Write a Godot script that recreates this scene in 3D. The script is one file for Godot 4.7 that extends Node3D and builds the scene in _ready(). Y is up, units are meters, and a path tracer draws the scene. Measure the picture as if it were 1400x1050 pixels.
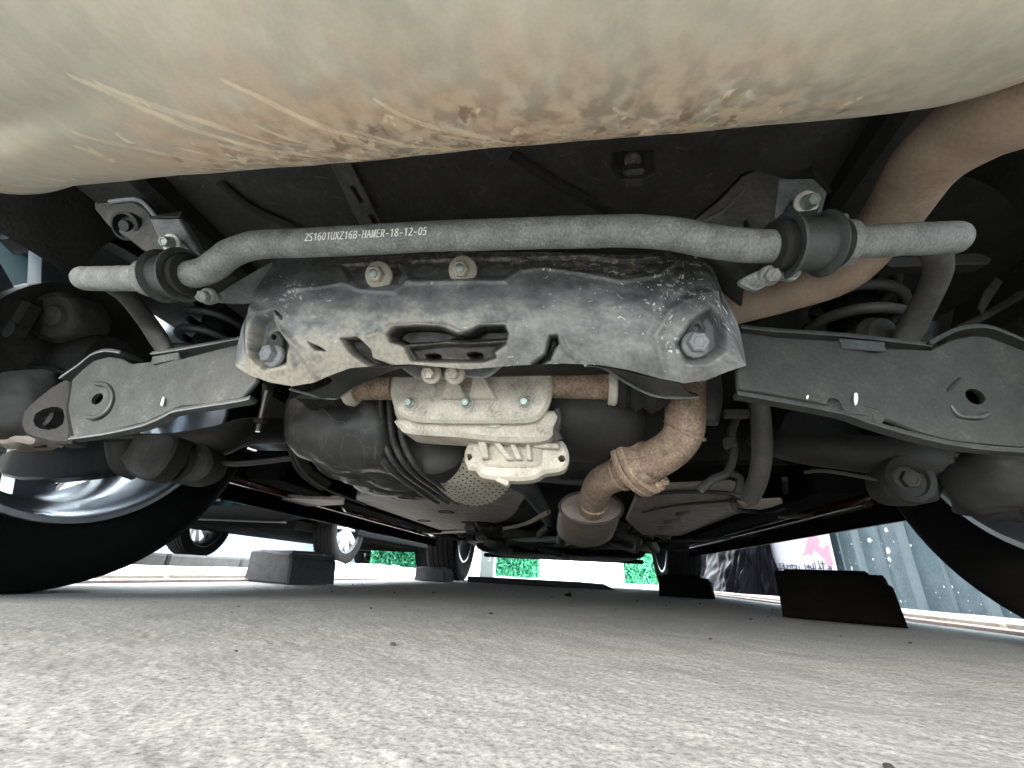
extends Node3D
# Underside of a red car seen from the ground behind it. Metres; the rear axle stands over the origin, the car points to -z.

var M := {}
var suv: Node3D

func _ready() -> void:
	var cam := Camera3D.new()
	cam.name = "camera"
	cam.position = V(0.0999, 0.0603, 0.5727)
	cam.rotation_order = EULER_ORDER_YXZ
	cam.rotation = V(0.4138, 0.1519, 0.0513)
	cam.fov = 83.32
	cam.near = 0.01
	cam.far = 400.0
	add_child(cam)
	cam.current = true
	var we := WorldEnvironment.new()
	we.name = "world_environment"
	var env := Environment.new()
	env.background_mode = Environment.BG_SKY
	var sky := Sky.new()
	var sm := ProceduralSkyMaterial.new()
	sm.sky_top_color = Color(0.82, 0.85, 0.88)
	sm.sky_horizon_color = Color(0.93, 0.94, 0.95)
	sm.sky_curve = 0.2
	sm.ground_bottom_color = Color(0.3, 0.3, 0.3)
	sm.ground_horizon_color = Color(0.6, 0.62, 0.64)
	sky.sky_material = sm
	env.sky = sky
	env.tonemap_mode = Environment.TONE_MAPPER_LINEAR
	env.tonemap_exposure = 31.0
	env.sdfgi_enabled = true
	env.ssao_enabled = true
	env.ssil_enabled = true
	we.environment = env
	add_child(we)
	var sun := DirectionalLight3D.new()
	sun.name = "sun"
	sun.light_energy = 0.18
	sun.light_color = Color(1.0, 0.97, 0.93)
	sun.light_angular_distance = 30.0
	sun.shadow_enabled = true
	add_child(sun)
	sun.look_at_from_position(V(-2.6, 1.9, 4.0), V(0, 0, 0))

	make_materials()
	ground()
	suv = thing("red_suv", "red car seen from below and behind, its muffler, axle and wheels overhead", "car")
	body()
	wheels()
	floor_and_tank()
	driveline()
	exhaust()
	crossmember()
	arms()
	sway_bar()
	side_hardware()
	chocks()
	surroundings()

func make_materials() -> void:
	var bump_fine := height_tex(512, 5, 0.03)
	var bump_grit := height_tex(512, 6, 0.09)
	var t_paint := grime(1024, 11, 0.008, 0.06, 0.45, [rgb(84, 88, 90), rgb(112, 116, 119), rgb(132, 136, 138), rgb(150, 150, 146)], 420, rgb(225, 225, 220), 7.0, 0.8)
	M.frame = mat("grey_painted_steel", t_paint, 0.30, 0.45, 0.0, bump_fine, 0.05)
	var t_arm := grime(1024, 21, 0.008, 0.05, 0.45, [rgb(34, 36, 36), rgb(52, 55, 55), rgb(65, 68, 67), rgb(108, 106, 99)], 420, rgb(190, 196, 196), 5.0, 0.6)
	t_arm = stained(t_arm, 35, 90, rgb(176, 180, 178), 22.0, 0.35, 1)
	t_arm = stained(t_arm, 36, 120, rgb(34, 36, 37), 16.0, 0.5, 2)
	M.arm = mat("grey_arm_steel", t_arm, 0.30, 0.5, 0.0, bump_fine, 0.03)
	var t_bar := grime(1024, 31, 0.010, 0.07, 0.5, [rgb(46, 47, 47), rgb(102, 103, 102), rgb(130, 131, 129), rgb(178, 175, 166)], 900, rgb(214, 214, 208), 6.0, 0.6)
	t_bar = stained(t_bar, 33, 700, rgb(40, 40, 40), 12.0, 0.8, 3)
	t_bar = stained(t_bar, 34, 420, rgb(216, 215, 208), 9.0, 0.7, 3)
	M.bar = mat("dusty_bar_steel", t_bar, 0.25, 0.55, 0.0, bump_fine, 0.04)
	var t_alu := grime(1024, 41, 0.007, 0.05, 0.4, [rgb(112, 106, 97), rgb(168, 161, 148), rgb(192, 185, 172), rgb(218, 211, 199)], 900, rgb(104, 94, 82), 4.0, 0.5)
	t_alu = stained(t_alu, 40, 220, rgb(96, 88, 78), 18.0, 0.45, 2)
	M.alu = mat("dusty_cast_aluminium", t_alu, 0.25, 0.75, 0.0, bump_grit, 0.04)
	var t_rust := grime(1024, 51, 0.012, 0.045, 0.55, [rgb(56, 45, 38), rgb(110, 92, 77), rgb(148, 129, 111), rgb(204, 186, 163)], 700, rgb(60, 46, 40), 9.0, 0.5)
	t_rust = stained(t_rust, 38, 160, rgb(206, 188, 168), 18.0, 0.5, 3)
	t_rust = stained(t_rust, 39, 160, rgb(52, 38, 32), 24.0, 0.6, 3)
	M.rust = mat("rusty_steel", t_rust, 0.22, 0.7, 0.0, bump_grit, 0.05)
	M.pipe = mat("brown_pipe_steel", grime(1024, 55, 0.006, 0.05, 0.4, [rgb(108, 90, 76), rgb(154, 133, 116), rgb(172, 151, 133), rgb(200, 181, 162)], 260, rgb(96, 78, 68), 2.0, 0.5), 0.3, 0.55, 0.0, bump_fine, 0.01)
	var t_dark := grime(512, 61, 0.01, 0.06, 0.4, [rgb(17, 17, 17), rgb(27, 27, 26), rgb(37, 36, 34), rgb(60, 57, 52)], 160, rgb(120, 114, 104), 3.0, 0.4)
	M.dark = mat("dark_underseal", t_dark, 0.35, 0.75, 0.0, bump_grit, 0.06)
	M.black = mat("black_steel", t_dark, 0.35, 0.6, 0.0, bump_fine, 0.03, Color(0.6, 0.6, 0.6))
	M.mid = mat("dusty_dark_steel", t_dark, 0.3, 0.65, 0.0, bump_grit, 0.05, Color(1.0, 1.0, 1.0))
	M.mid.albedo_texture = grime(512, 65, 0.01, 0.06, 0.4, [rgb(30, 30, 29), rgb(46, 45, 43), rgb(58, 57, 54), rgb(84, 80, 73)], 120, rgb(150, 142, 130), 3.0, 0.4)
	M.armright = mat("shade_tinted_arm_steel", t_arm, 0.30, 0.5, 0.0, bump_fine, 0.03, Color(0.80, 0.80, 0.76))  # arm steel with the right side's shade put into the tint, less dust
	M.dusty = mat("dusty_grey_steel", grime(512, 67, 0.012, 0.06, 0.4, [rgb(48, 47, 45), rgb(70, 69, 66), rgb(84, 82, 78), rgb(110, 104, 95)], 120, rgb(150, 142, 130), 3.0, 0.4), 0.3, 0.65, 0.0, bump_grit, 0.05)
	M.rubber = mat("black_rubber", t_dark, 0.3, 0.8, 0.0, bump_fine, 0.03, Color(0.72, 0.72, 0.72))
	M.tyre = mat("tyre_rubber", grime(512, 71, 0.02, 0.1, 0.5, [rgb(9, 9, 9), rgb(13, 13, 13), rgb(19, 19, 18)]), 0.3, 0.85, 0.0, bump_fine, 0.03)
	var t_tank := grime(1024, 81, 0.01, 0.05, 0.3, [rgb(36, 36, 37), rgb(48, 48, 49), rgb(58, 57, 56), rgb(84, 80, 74)], 220, rgb(150, 144, 134), 14.0, 0.35)
	t_tank = stained(t_tank, 37, 110, rgb(158, 154, 146), 130.0, 0.75, 3, PI / 2)
	M.tank = mat("black_tank_plastic", t_tank, 0.3, 0.45, 0.0, bump_fine, 0.05)
	M.tray = mat("dusty_tray", grime(512, 91, 0.012, 0.05, 0.4, [rgb(98, 90, 82), rgb(126, 116, 106), rgb(142, 132, 122), rgb(160, 150, 138)], 80, rgb(150, 140, 128), 4.0, 0.4), 0.4, 0.7, 0.0, bump_fine, 0.06)
	M.zinc = mat("zinc_bolt", grime(256, 101, 0.03, 0.1, 0.5, [rgb(112, 122, 118), rgb(148, 158, 152), rgb(176, 184, 177)]), 0.05, 0.4, 0.5)
	M.washer = mat("bright_washer", grime(256, 105, 0.03, 0.1, 0.5, [rgb(150, 150, 144), rgb(198, 198, 190), rgb(222, 222, 216)]), 0.05, 0.5, 0.3)
	M.rim = mat("polished_rim", grime(512, 111, 0.006, 0.05, 0.2, [rgb(150, 158, 166), rgb(176, 184, 192), rgb(196, 202, 208)]), 0.4, 0.28, 0.85)
	M.red = mat("red_body_paint", null, 1.0, 0.25, 0.0, null, 0.0, rgb(54, 8, 11))
	M.red.clearcoat_enabled = true
	M.red.clearcoat = 1.0
	M.red.clearcoat_roughness = 0.08
	M.chrome = mat("bright_metal", null, 1.0, 0.25, 0.8, null, 0.0, rgb(200, 200, 200))
	M.print = mat("white_print", null, 1.0, 0.7, 0.0, null, 0.0, rgb(236, 236, 232))
	M.block = mat("dark_concrete_block", grime(512, 121, 0.015, 0.08, 0.5, [rgb(28, 29, 30), rgb(44, 45, 47), rgb(56, 57, 59), rgb(78, 79, 80)], 160, rgb(140, 140, 140), 4.0, 0.5), 0.25, 0.85, 0.0, bump_grit, 0.12)
	M.blockdark = mat("black_block", t_dark, 0.3, 0.9, 0.0, bump_grit, 0.12, Color(0.5, 0.5, 0.5))
	# concrete: pale flakes over grey, small pits
	var t_con := stained(concrete_tex(), 209, 9, rgb(96, 97, 95), 420.0, 0.5, 3)
	M.concrete = mat("worn_concrete", t_con, 0.45, 0.85, 0.0, height_tex(1024, 131, 0.03, FastNoiseLite.TYPE_SIMPLEX, 4), 0.045)
	M.paving = mat("pale_paving", grime(512, 141, 0.01, 0.08, 0.4, [rgb(178, 168, 156), rgb(200, 192, 180), rgb(214, 208, 198)], 200, rgb(140, 130, 120), 3.0, 0.4), 0.7, 0.85, 0.0, bump_grit, 0.1)
	M.redline = mat("worn_red_line", grime(512, 151, 0.02, 0.09, 0.5, [rgb(196, 120, 122), rgb(200, 168, 160), rgb(196, 188, 178), rgb(190, 184, 174)], 100, rgb(200, 190, 184), 5.0, 0.6), 0.5, 0.85)
	M.well = mat("dusty_floor_underseal", grime(512, 63, 0.01, 0.06, 0.4, [rgb(32, 32, 31), rgb(46, 45, 43), rgb(56, 55, 52), rgb(84, 80, 73)], 320, rgb(150, 142, 128), 8.0, 0.45), 0.4, 0.7, 0.0, bump_grit, 0.05)
	M.matt = mat("matt_black_shield", null, 1.0, 0.95, 0.0, null, 0.0, rgb(14, 14, 14))
	M.matt.metallic_specular = 0.05
	M.shieldmetal = mat("perforated_aluminium", grime(256, 161, 0.02, 0.1, 0.4, [rgb(140, 136, 122), rgb(172, 167, 152), rgb(194, 190, 175)]), 0.1, 0.45, 0.35)
	M.resonator = mat("dull_resonator_steel", grime(512, 171, 0.012, 0.06, 0.4, [rgb(78, 70, 62), rgb(104, 94, 84), rgb(124, 113, 101)]), 0.3, 0.6, 0.0, bump_fine, 0.03)
	M.carblack = mat("black_car_paint", null, 1.0, 0.3, 0.0, null, 0.0, rgb(9, 10, 11))
	M.cargreen = mat("dark_green_car_paint", null, 1.0, 0.5, 0.0, null, 0.0, rgb(8, 24, 26))
	for k in ["cargreen"]:
		M[k].metallic_specular = 0.2
	M.plastic = mat("dark_bumper_plastic", grime(256, 181, 0.02, 0.1, 0.4, [rgb(12, 14, 14), rgb(17, 19, 19), rgb(24, 26, 25)]), 0.5, 0.8)
	M.plastic.metallic_specular = 0.08
	M.carblack.metallic_specular = 0.12
	M.glassdark = mat("dark_car_glass", null, 1.0, 0.08, 0.0, null, 0.0, rgb(14, 18, 20))
	M.alloy = mat("machined_alloy", null, 1.0, 0.35, 0.5, null, 0.0, rgb(205, 208, 210))
	M.lens = mat("red_lens", null, 1.0, 0.15, 0.0, null, 0.0, rgb(120, 12, 16))
	M.whiteboard = mat("white_board_paint", grime(256, 191, 0.01, 0.05, 0.3, [rgb(220, 222, 224), rgb(232, 233, 234), rgb(240, 241, 242)]), 0.8, 0.5)
	M.poster = mat("poster_face", grime(256, 195, 0.006, 0.03, 0.2, [rgb(214, 218, 232), rgb(226, 228, 238), rgb(236, 236, 242)]), 1.0, 0.5)
	M.inkgrey = mat("grey_ink", null, 1.0, 0.6, 0.0, null, 0.0, rgb(140, 140, 156))
	M.inkdark = mat("dark_ink", null, 1.0, 0.6, 0.0, null, 0.0, rgb(84, 84, 100))
	M.pink = mat("pink_ink", null, 1.0, 0.6, 0.0, null, 0.0, rgb(236, 160, 182))
	M.cabinet = mat("grey_cabinet_paint", null, 1.0, 0.5, 0.0, null, 0.0, rgb(66, 76, 74))
	M.brownwall = mat("brown_panel_paint", grime(256, 197, 0.01, 0.05, 0.3, [rgb(98, 76, 66), rgb(120, 96, 84)]), 0.6, 0.7)
	M.stone = mat("pale_stone", grime(256, 199, 0.02, 0.08, 0.5, [rgb(168, 164, 156), rgb(196, 192, 184), rgb(212, 208, 200)]), 0.3, 0.85, 0.0, bump_grit, 0.15)
	M.apron = mat("pale_apron", grime(256, 205, 0.02, 0.08, 0.5, [rgb(150, 148, 144), rgb(176, 174, 170), rgb(190, 188, 184)]), 0.6, 0.85, 0.0, bump_grit, 0.15)
	M.kerbdark = mat("dark_kerb", grime(256, 207, 0.02, 0.08, 0.5, [rgb(44, 44, 44), rgb(62, 62, 60), rgb(78, 76, 74)]), 0.4, 0.85, 0.0, bump_grit, 0.15)
	M.hedgeback = mat("hedge_backing", null, 1.0, 0.9, 0.0, null, 0.0, rgb(16, 62, 34))
	M.leaf = mat("plastic_leaf", null, 1.0, 0.5, 0.0, null, 0.0, Color.WHITE)
	M.leaf.backlight_enabled = true
	M.leaf.backlight = Color(0.2, 0.4, 0.2)
	M.wall = mat("blue_grey_wall_paint", grime(512, 211, 0.012, 0.06, 0.4, [rgb(76, 94, 102), rgb(92, 111, 119), rgb(104, 122, 129), rgb(124, 138, 143)], 120, rgb(200, 210, 214), 3.0, 0.6), 0.5, 0.45, 0.0, bump_fine, 0.03)
	M.wallrib = mat("blue_grey_rib_paint", grime(256, 213, 0.02, 0.07, 0.4, [rgb(100, 118, 125), rgb(114, 131, 137), rgb(128, 142, 146)]), 0.4, 0.45)
	M.tarp = mat("black_plastic_sheet", null, 1.0, 0.42, 0.0, null, 0.0, rgb(18, 17, 22))
	M.tarp.metallic_specular = 0.12
	M.tyre.metallic_specular = 0.2
	M.blockdark.metallic_specular = 0.1
	M.farwall = mat("grey_render", grime(256, 221, 0.01, 0.06, 0.4, [rgb(84, 92, 98), rgb(104, 112, 118)]), 1.5, 0.85)
	M.bluewall = mat("pale_blue_panel", null, 1.0, 0.6, 0.0, null, 0.0, rgb(60, 84, 94))

func concrete_tex() -> ImageTexture:
	var s := 2048
	var a := noise(201, 0.003).get_seamless_image(s, s).get_data()
	var b := noise(202, 0.045, FastNoiseLite.TYPE_SIMPLEX, 4).get_seamless_image(s, s).get_data()
	var cn := noise(203, 0.05, FastNoiseLite.TYPE_CELLULAR, 2)
	cn.cellular_return_type = FastNoiseLite.RETURN_DISTANCE2_SUB
	var c := cn.get_seamless_image(s, s).get_data()
	var e := noise(204, 0.13, FastNoiseLite.TYPE_SIMPLEX, 3).get_seamless_image(s, s).get_data()
	var o := PackedByteArray()
	o.resize(s * s * 3)
	for i in s * s:
		var h := 140.0 + (a[i] - 128) * 0.05 + (b[i] - 128) * 0.18 + (c[i] - 110) * 0.10 + (e[i] - 128) * 0.13
		if b[i] < 52:
			h -= (52 - b[i]) * 1.3
		h = clampf(h, 60.0, 225.0)
		o[i * 3] = int(h * 1.0)
		o[i * 3 + 1] = int(h * 1.015)
		o[i * 3 + 2] = int(h * 1.0)
	var im := Image.create_from_data(s, s, false, Image.FORMAT_RGB8, o)
	return ImageTexture.create_from_image(im)

# ---------------------------------------------------------------- ground
func ground() -> void:
	var g := Geo.new()
	var xs := PackedFloat32Array()
	var zsn := PackedFloat32Array()
	var n1 := noise(301, 9.0, FastNoiseLite.TYPE_SIMPLEX, 3)
	var n2 := noise(302, 90.0, FastNoiseLite.TYPE_SIMPLEX, 3)
	for t in [[-60.0, 6.0, 9], [-6.0, 0.6, 8], [-1.2, 0.05, 16], [-0.4, 0.004, 250], [0.6, 0.03, 20], [1.2, 0.6, 8], [6.0, 6.0, 10]]:
		for k in t[2]:
			xs.append(t[0] + t[1] * k)
	for t in [[-80.0, 8.0, 9], [-8.0, 0.5, 13], [-1.5, 0.04, 35], [-0.1, 0.004, 168], [0.572, 0.2, 8], [2.2, 4.0, 12]]:
		for k in t[2]:
			zsn.append(t[0] + t[1] * k)
	for z in zsn:
		for x in xs:
			var near := clampf(1.3 - V(x - 0.1, 0, z - 0.4).length(), 0.0, 1.0)
			var f := clampf((0.6 - absf(x - 0.1)) * 4.0, 0.0, 1.0) * clampf((z + 0.15) * 8.0, 0.0, 1.0)
			g.v.append(V(x, n1.get_noise_2d(x, z) * 0.0012 * near + n2.get_noise_2d(x, z) * 0.0005 * f, z))
	var m := xs.size()
	for j in zsn.size() - 1:
		for i in m - 1:
			g.quad(j * m + i, j * m + i + 1, (j + 1) * m + i + 1, (j + 1) * m + i)
	g.fix(V(0, 50, 0))
	structure("ground", g, M.concrete, "rough grey concrete yard under the raised red car", 180.0)
	# grit and leaf crumbs lying on the yard
	var crumbs := Geo.new()
	var rg := RandomNumberGenerator.new()
	rg.seed = 31
	for k in 45:
		var p := V(rg.randf_range(-0.7, 0.7), 0.0, rg.randf_range(-1.2, 0.42))
		var r := rg.randf_range(0.0006, 0.0019) * (1.0 + maxf(0.0, -p.z) * 0.8)
		crumbs.add(rbox(p + V(0, r * 0.5, 0), V(r * rg.randf_range(0.8, 2.2), r * 0.7, r), 2.4, 8, 5, Basis(Vector3.UP, rg.randf() * TAU)))
	var cr := part(self, numbered("grit"), crumbs, M.dark)
	cr.set_meta("label", "dark grit and leaf crumbs scattered on the concrete yard")
	cr.set_meta("category", "grit")
	cr.set_meta("kind", "stuff")
	# pale paving beside the car, in rows of slabs
	var rng := RandomNumberGenerator.new()
	rng.seed = 5
	for side in [-1, 1]:
		var pav := structure("pavement", Geo.new() if false else box(V(side * 1.12 if side > 0 else -1.55, 0.002, -2.2), V(0.30 if side > 0 else 1.1, 0.006, 5.0), 0.001), M.paving, "pale paving strip on the %s of the car" % ("wall side" if side > 0 else "parked cars' side"))
		var x0 := 0.985 if side > 0 else -1.0
		for k in 9:
			for r in (1 if side > 0 else 3):
				var w := 0.27 if side > 0 else 0.34
				var cx: float = x0 + side * (w / 2 + r * (w + 0.006))
				part(pav, "paving_slab", box(V(cx, 0.007 + rng.randf() * 0.003, -0.35 - k * 0.46), V(w, 0.012, 0.45), 0.003), M.paving)
		var l := box(V(side * 0.93, 0.003, -1.6), V(0.05, 0.008, 4.4), 0.001)
		structure("painted_line", l, M.redline, "worn red parking line on the %s of the car" % ("wall side" if side > 0 else "parked cars' side"))

# ---------------------------------------------------------------- body
func body() -> void:
	# floor pan over everything
	part(suv, "trunk_floor", box(V(0, 0.53, 0.16), V(1.5, 0.04, 1.5), 0.004), M.dark)
	part(suv, "floor_pan", box(V(0, 0.36, -1.75), V(1.5, 0.03, 2.3), 0.004), M.dark)
	part(suv, "seat_pan", box(V(0, 0.45, -0.6), V(1.4, 0.2, 0.03), 0.004), M.dark)
	part(suv, "bulkhead", box(V(0, 0.6, -2.95), V(1.0, 0.5, 0.05), 0.004), M.dark)
	for s in [-1, 1]:
		# rocker sill: painted outer skin, folded seam below
		part(suv, "sill", rbox(V(s * 0.79, 0.285, -1.28), V(0.055, 0.06, 0.98), 5.0), M.red, "dark red painted sill between the wheels")
		part(suv, "sill_seam", box(V(s * 0.745, 0.213, -1.25), V(0.004, 0.04, 1.84), 0.001), M.matt)
		part(suv, "sill_edge_strip", box(V(s * 0.83, 0.212, -1.3), V(0.008, 0.006, 1.9), 0.002), M.chrome if s < 0 else M.black)  # bright strip on the left stands in for a reflection along the lower edge
		part(suv, "sill_flange_reflection", box(V(s * 0.715, 0.236, -1.2), V(0.035, 0.004, 1.5), 0.001, Basis(V(0, 0, 1), s * 0.5)), M.red, "red sill flange strip standing in for red reflections")  # flange strip widened in red to stand in for reflections on the sill
		part(suv, "sill_rail", box(V(s * 0.62, 0.27, -1.3), V(0.10, 0.07, 1.9), 0.01), M.matt)
		part(suv, "chassis_rail", box(V(s * 0.43, 0.49, 0.1), V(0.09, 0.09, 1.3), 0.01), M.dark)
		# outer skin with the wheel openings
		var o := []
		for p in [[1.0, 0.5], [0.46, 0.42]]:
			o.append(V(s * 0.88, p[1], p[0]))
		for k in 13:
			var a := lerpf(-0.2, PI + 0.2, k / 12.0)
			o.append(V(s * 0.88, 0.36 + sin(a) * 0.42, cos(a) * 0.42))
		o.append(V(s * 0.88, 0.24, -0.45))
		o.append(V(s * 0.88, 0.24, -2.24))
		for k in 13:
			var a := lerpf(-0.2, PI + 0.2, k / 12.0)
			o.append(V(s * 0.88, 0.36 + sin(a) * 0.42, -2.7 + cos(a) * 0.42))
		for p in [[-3.2, 0.26], [-3.5, 0.5], [-3.45, 0.85], [-2.3, 1.02], [0.9, 1.08], [1.05, 0.8]]:
			o.append(V(s * 0.88, p[1], p[0]))
		part(suv, "side_panel", plate(o, V(-s * 0.03, 0, 0), 0.005), M.red)
		part(suv, "wheel_arch_liner", lathe(V(s * 0.56, 0.36, 0), V(s, 0, 0), [Vector2(0.02, 0.0), Vector2(0.41, 0.0), Vector2(0.43, 0.02), Vector2(0.43, 0.28)], 24, PI * 0.02, PI * 0.98) if false else arch(s, 0.0), M.dark)
		part(suv, "wheel_arch_liner", arch(s, -2.7), M.dark)
	var shell := []
	for k in 2:
		var x := -0.86 + 1.72 * k
		shell.append([V(x, 0.26, -3.3), V(x, 0.6, -3.5), V(x, 0.95, -3.3), V(x, 1.05, -2.3), V(x * 0.85, 1.62, -1.4), V(x * 0.85, 1.66, 0.2), V(x * 0.9, 1.1, 1.0), V(x, 0.8, 1.08), V(x, 0.52, 1.0)])
	var sh := Geo.new()
	for r in shell:
		sh.v.append_array(PackedVector3Array(r))
	for i in 8:
		sh.quad(i, i + 1, 9 + i + 1, 9 + i)
	sh.fix(V(0, 9, 0))
	part(suv, "upper_body", sh, M.red)
	# bumper lower edge and the front under-shield
	part(suv, "front_undershield", rbox(V(0, 0.238, -2.85), V(0.56, 0.055, 0.55), 6.0), M.matt)
	part(suv, "front_bumper_lip", box(V(0, 0.196, -3.3), V(1.3, 0.03, 0.1), 0.012), M.matt)
	part(suv, "engine_cradle", rbox(V(0, 0.27, -2.25), V(0.5, 0.05, 0.22), 4.0).rough(0.02, 6.0), M.dark)
	var n := 0
	var rng := RandomNumberGenerator.new()
	rng.seed = 77
	for k in 30:                                      # hoses, arms and brackets ahead of the cradle
		var p := V(rng.randf_range(-0.5, 0.5), 0.215 + rng.randf() * 0.07, rng.randf_range(-2.4, -1.2))
		if k % 2:
			part(suv, "hose", tube([p, p + V(rng.randf_range(-0.15, 0.15), -0.03, -0.12), p + V(rng.randf_range(-0.2, 0.2), 0.02, -0.3)], 0.012 + rng.randf() * 0.014, 10), M.mid if k % 3 else M.dark)
		else:
			part(suv, "bracket", rbox(p, V(0.03 + rng.randf() * 0.05, 0.025, 0.06), 3.0, 20, 12).rough(0.015, 14.0, k), M.dark)

func arch(s: float, z: float) -> Geo:
	var rows := []
	for x in [0.53, 0.56, 0.86]:
		var r := []
		for k in 11:
			var a := lerpf(0.0, PI, k / 10.0)
			r.append(V(s * x, 0.38 + sin(a) * (0.43 if x > 0.54 else 0.2), z + cos(a) * (0.43 if x > 0.54 else 0.2)))
		rows.append(r)
	return sheet(rows, 2, 2, V(0, 0.006, 0))

# ---------------------------------------------------------------- wheels
func wheel(parent: Node, called: String, c: Vector3, s: float, R: float, rr: float, w: float, spokes: int, label: String, face_mat: Material, hub := true, rim_mat: Material = null) -> Node3D:
	var o := Node3D.new()
	var nm := called
	var k0 := 0
	while parent.has_node(NodePath(nm)):
		k0 += 1
		nm = "%s_%03d" % [called, k0]
	o.name = nm
	o.position = c
	o.set_meta("label", label)
	parent.add_child(o, true)
	var ax := V(s, 0, 0)
	var pr := [Vector2(rr, -w * 0.36), Vector2(rr + 0.006, -w * 0.42), Vector2(rr + 0.02, -w * 0.455), Vector2(lerpf(rr, R, 0.5), -w * 0.5), Vector2(lerpf(rr, R, 0.75), -w * 0.495), Vector2(R - 0.014, -w * 0.47), Vector2(R - 0.005, -w * 0.44), Vector2(R - 0.001, -w * 0.38)]
	var gr := [-0.26, -0.09, 0.09, 0.26]
	for q in gr:
		pr.append_array([Vector2(R, w * (q - 0.022)), Vector2(R - 0.007, w * (q - 0.018)), Vector2(R - 0.007, w * (q + 0.018)), Vector2(R, w * (q + 0.022))])
	pr.append_array([Vector2(R - 0.001, w * 0.38), Vector2(R - 0.005, w * 0.44), Vector2(R - 0.014, w * 0.47), Vector2(lerpf(rr, R, 0.75), w * 0.495), Vector2(lerpf(rr, R, 0.5), w * 0.5), Vector2(rr + 0.02, w * 0.455), Vector2(rr, w * 0.42)])
	var ty := lathe(Vector3.ZERO, ax, pr, 72)
	# cross sipes on the shoulders
	var blocks := Geo.new()
	for k in 60:
		var a := TAU * k / 60.0
		for e in [-1, 1]:
			blocks.add(box(V(e * w * 0.40, cos(a) * (R - 0.001), sin(a) * (R - 0.001)), V(w * 0.10, 0.006, 0.026), 0.002, Basis(Vector3.RIGHT, a)))
	part(o, "tyre", ty, M.tyre, "", 30.0)
	if c.z < -1.0 or not hub:
		part(o, "tread", blocks, M.tyre).set_meta("kind", "stuff")
	part(o, "rim", lathe(Vector3.ZERO, ax, [Vector2(rr + 0.008, -w * 0.40), Vector2(rr + 0.006, -w * 0.445), Vector2(rr - 0.002, -w * 0.45), Vector2(rr - 0.008, -w * 0.42), Vector2(rr - 0.012, -w * 0.34), Vector2(rr - 0.026, -w * 0.28), Vector2(rr - 0.034, -w * 0.05), Vector2(rr - 0.036, w * 0.15), Vector2(rr - 0.02, w * 0.33), Vector2(rr - 0.006, w * 0.42), Vector2(rr + 0.004, w * 0.44)], 72), rim_mat if rim_mat else M.rim, "", 50.0)
	for k in spokes:
		var a := TAU * (k + 0.5) / spokes
		var dirv := V(0, cos(a), sin(a))
		var sd := V(0, -sin(a), cos(a))
		var x0 := s * w * 0.36
		var r0 := rr * 0.16
		var r1 := rr - 0.012
		var wd0 := rr * 0.10
		var wd1 := rr * 0.17
		var sp := []
		for q in [[r0, -wd0], [r1, -wd1], [r1, wd1], [r0, wd0]]:
			sp.append(V(x0, 0, 0) + dirv * q[0] + sd * q[1] * 0.75)
		part(o, "spoke", plate(sp, V(-s * 0.035, 0, 0), 0.006), face_mat)
	part(o, "hub_cap", lathe(V(s * w * 0.2, 0, 0), ax, [Vector2(0, 0), Vector2(rr * 0.24, 0), Vector2(rr * 0.24, w * 0.16), Vector2(rr * 0.18, w * 0.2), Vector2(0, w * 0.2)], 24), face_mat)
	if hub:
		part(o, "brake_disc", lathe(V(-s * 0.01, 0, 0), ax, [Vector2(0.05, -0.012), Vector2(0.148, -0.012), Vector2(0.148, 0.012), Vector2(0.05, 0.012)], 48), M.mid)
		part(o, "hub", lathe(V(-s * 0.06, 0, 0), ax, [Vector2(0, -0.03), Vector2(0.05, -0.03), Vector2(0.06, 0.0), Vector2(0.06, 0.1), Vector2(0, 0.1)], 24), M.dark)
	return o

func wheels() -> void:
	wheel(suv, "wheel", V(-0.787, 0.36, -0.01), -1, 0.36, 0.256, 0.225, 10, "left rear wheel with polished inner rim", M.rim)
	wheel(suv, "wheel", V(0.787, 0.36, -0.01), 1, 0.36, 0.256, 0.225, 10, "right rear wheel nearest the metal wall", M.rim)
	part(suv.get_node("wheel_001"), "added_dark_disc", lathe(V(-0.035, 0.02, 0), V(1, 0, 0), [Vector2(0.03, 0), Vector2(0.19, 0), Vector2(0.2, -0.012)], 40), M.dark)  # dark disc added to stand in for the shade inside the right wheel
	wheel(suv, "wheel", V(-0.775, 0.36, -2.7), -1, 0.36, 0.235, 0.2, 10, "left front wheel", M.rim)
	wheel(suv, "wheel", V(0.775, 0.36, -2.7), 1, 0.36, 0.235, 0.2, 10, "right front wheel", M.rim)

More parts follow.
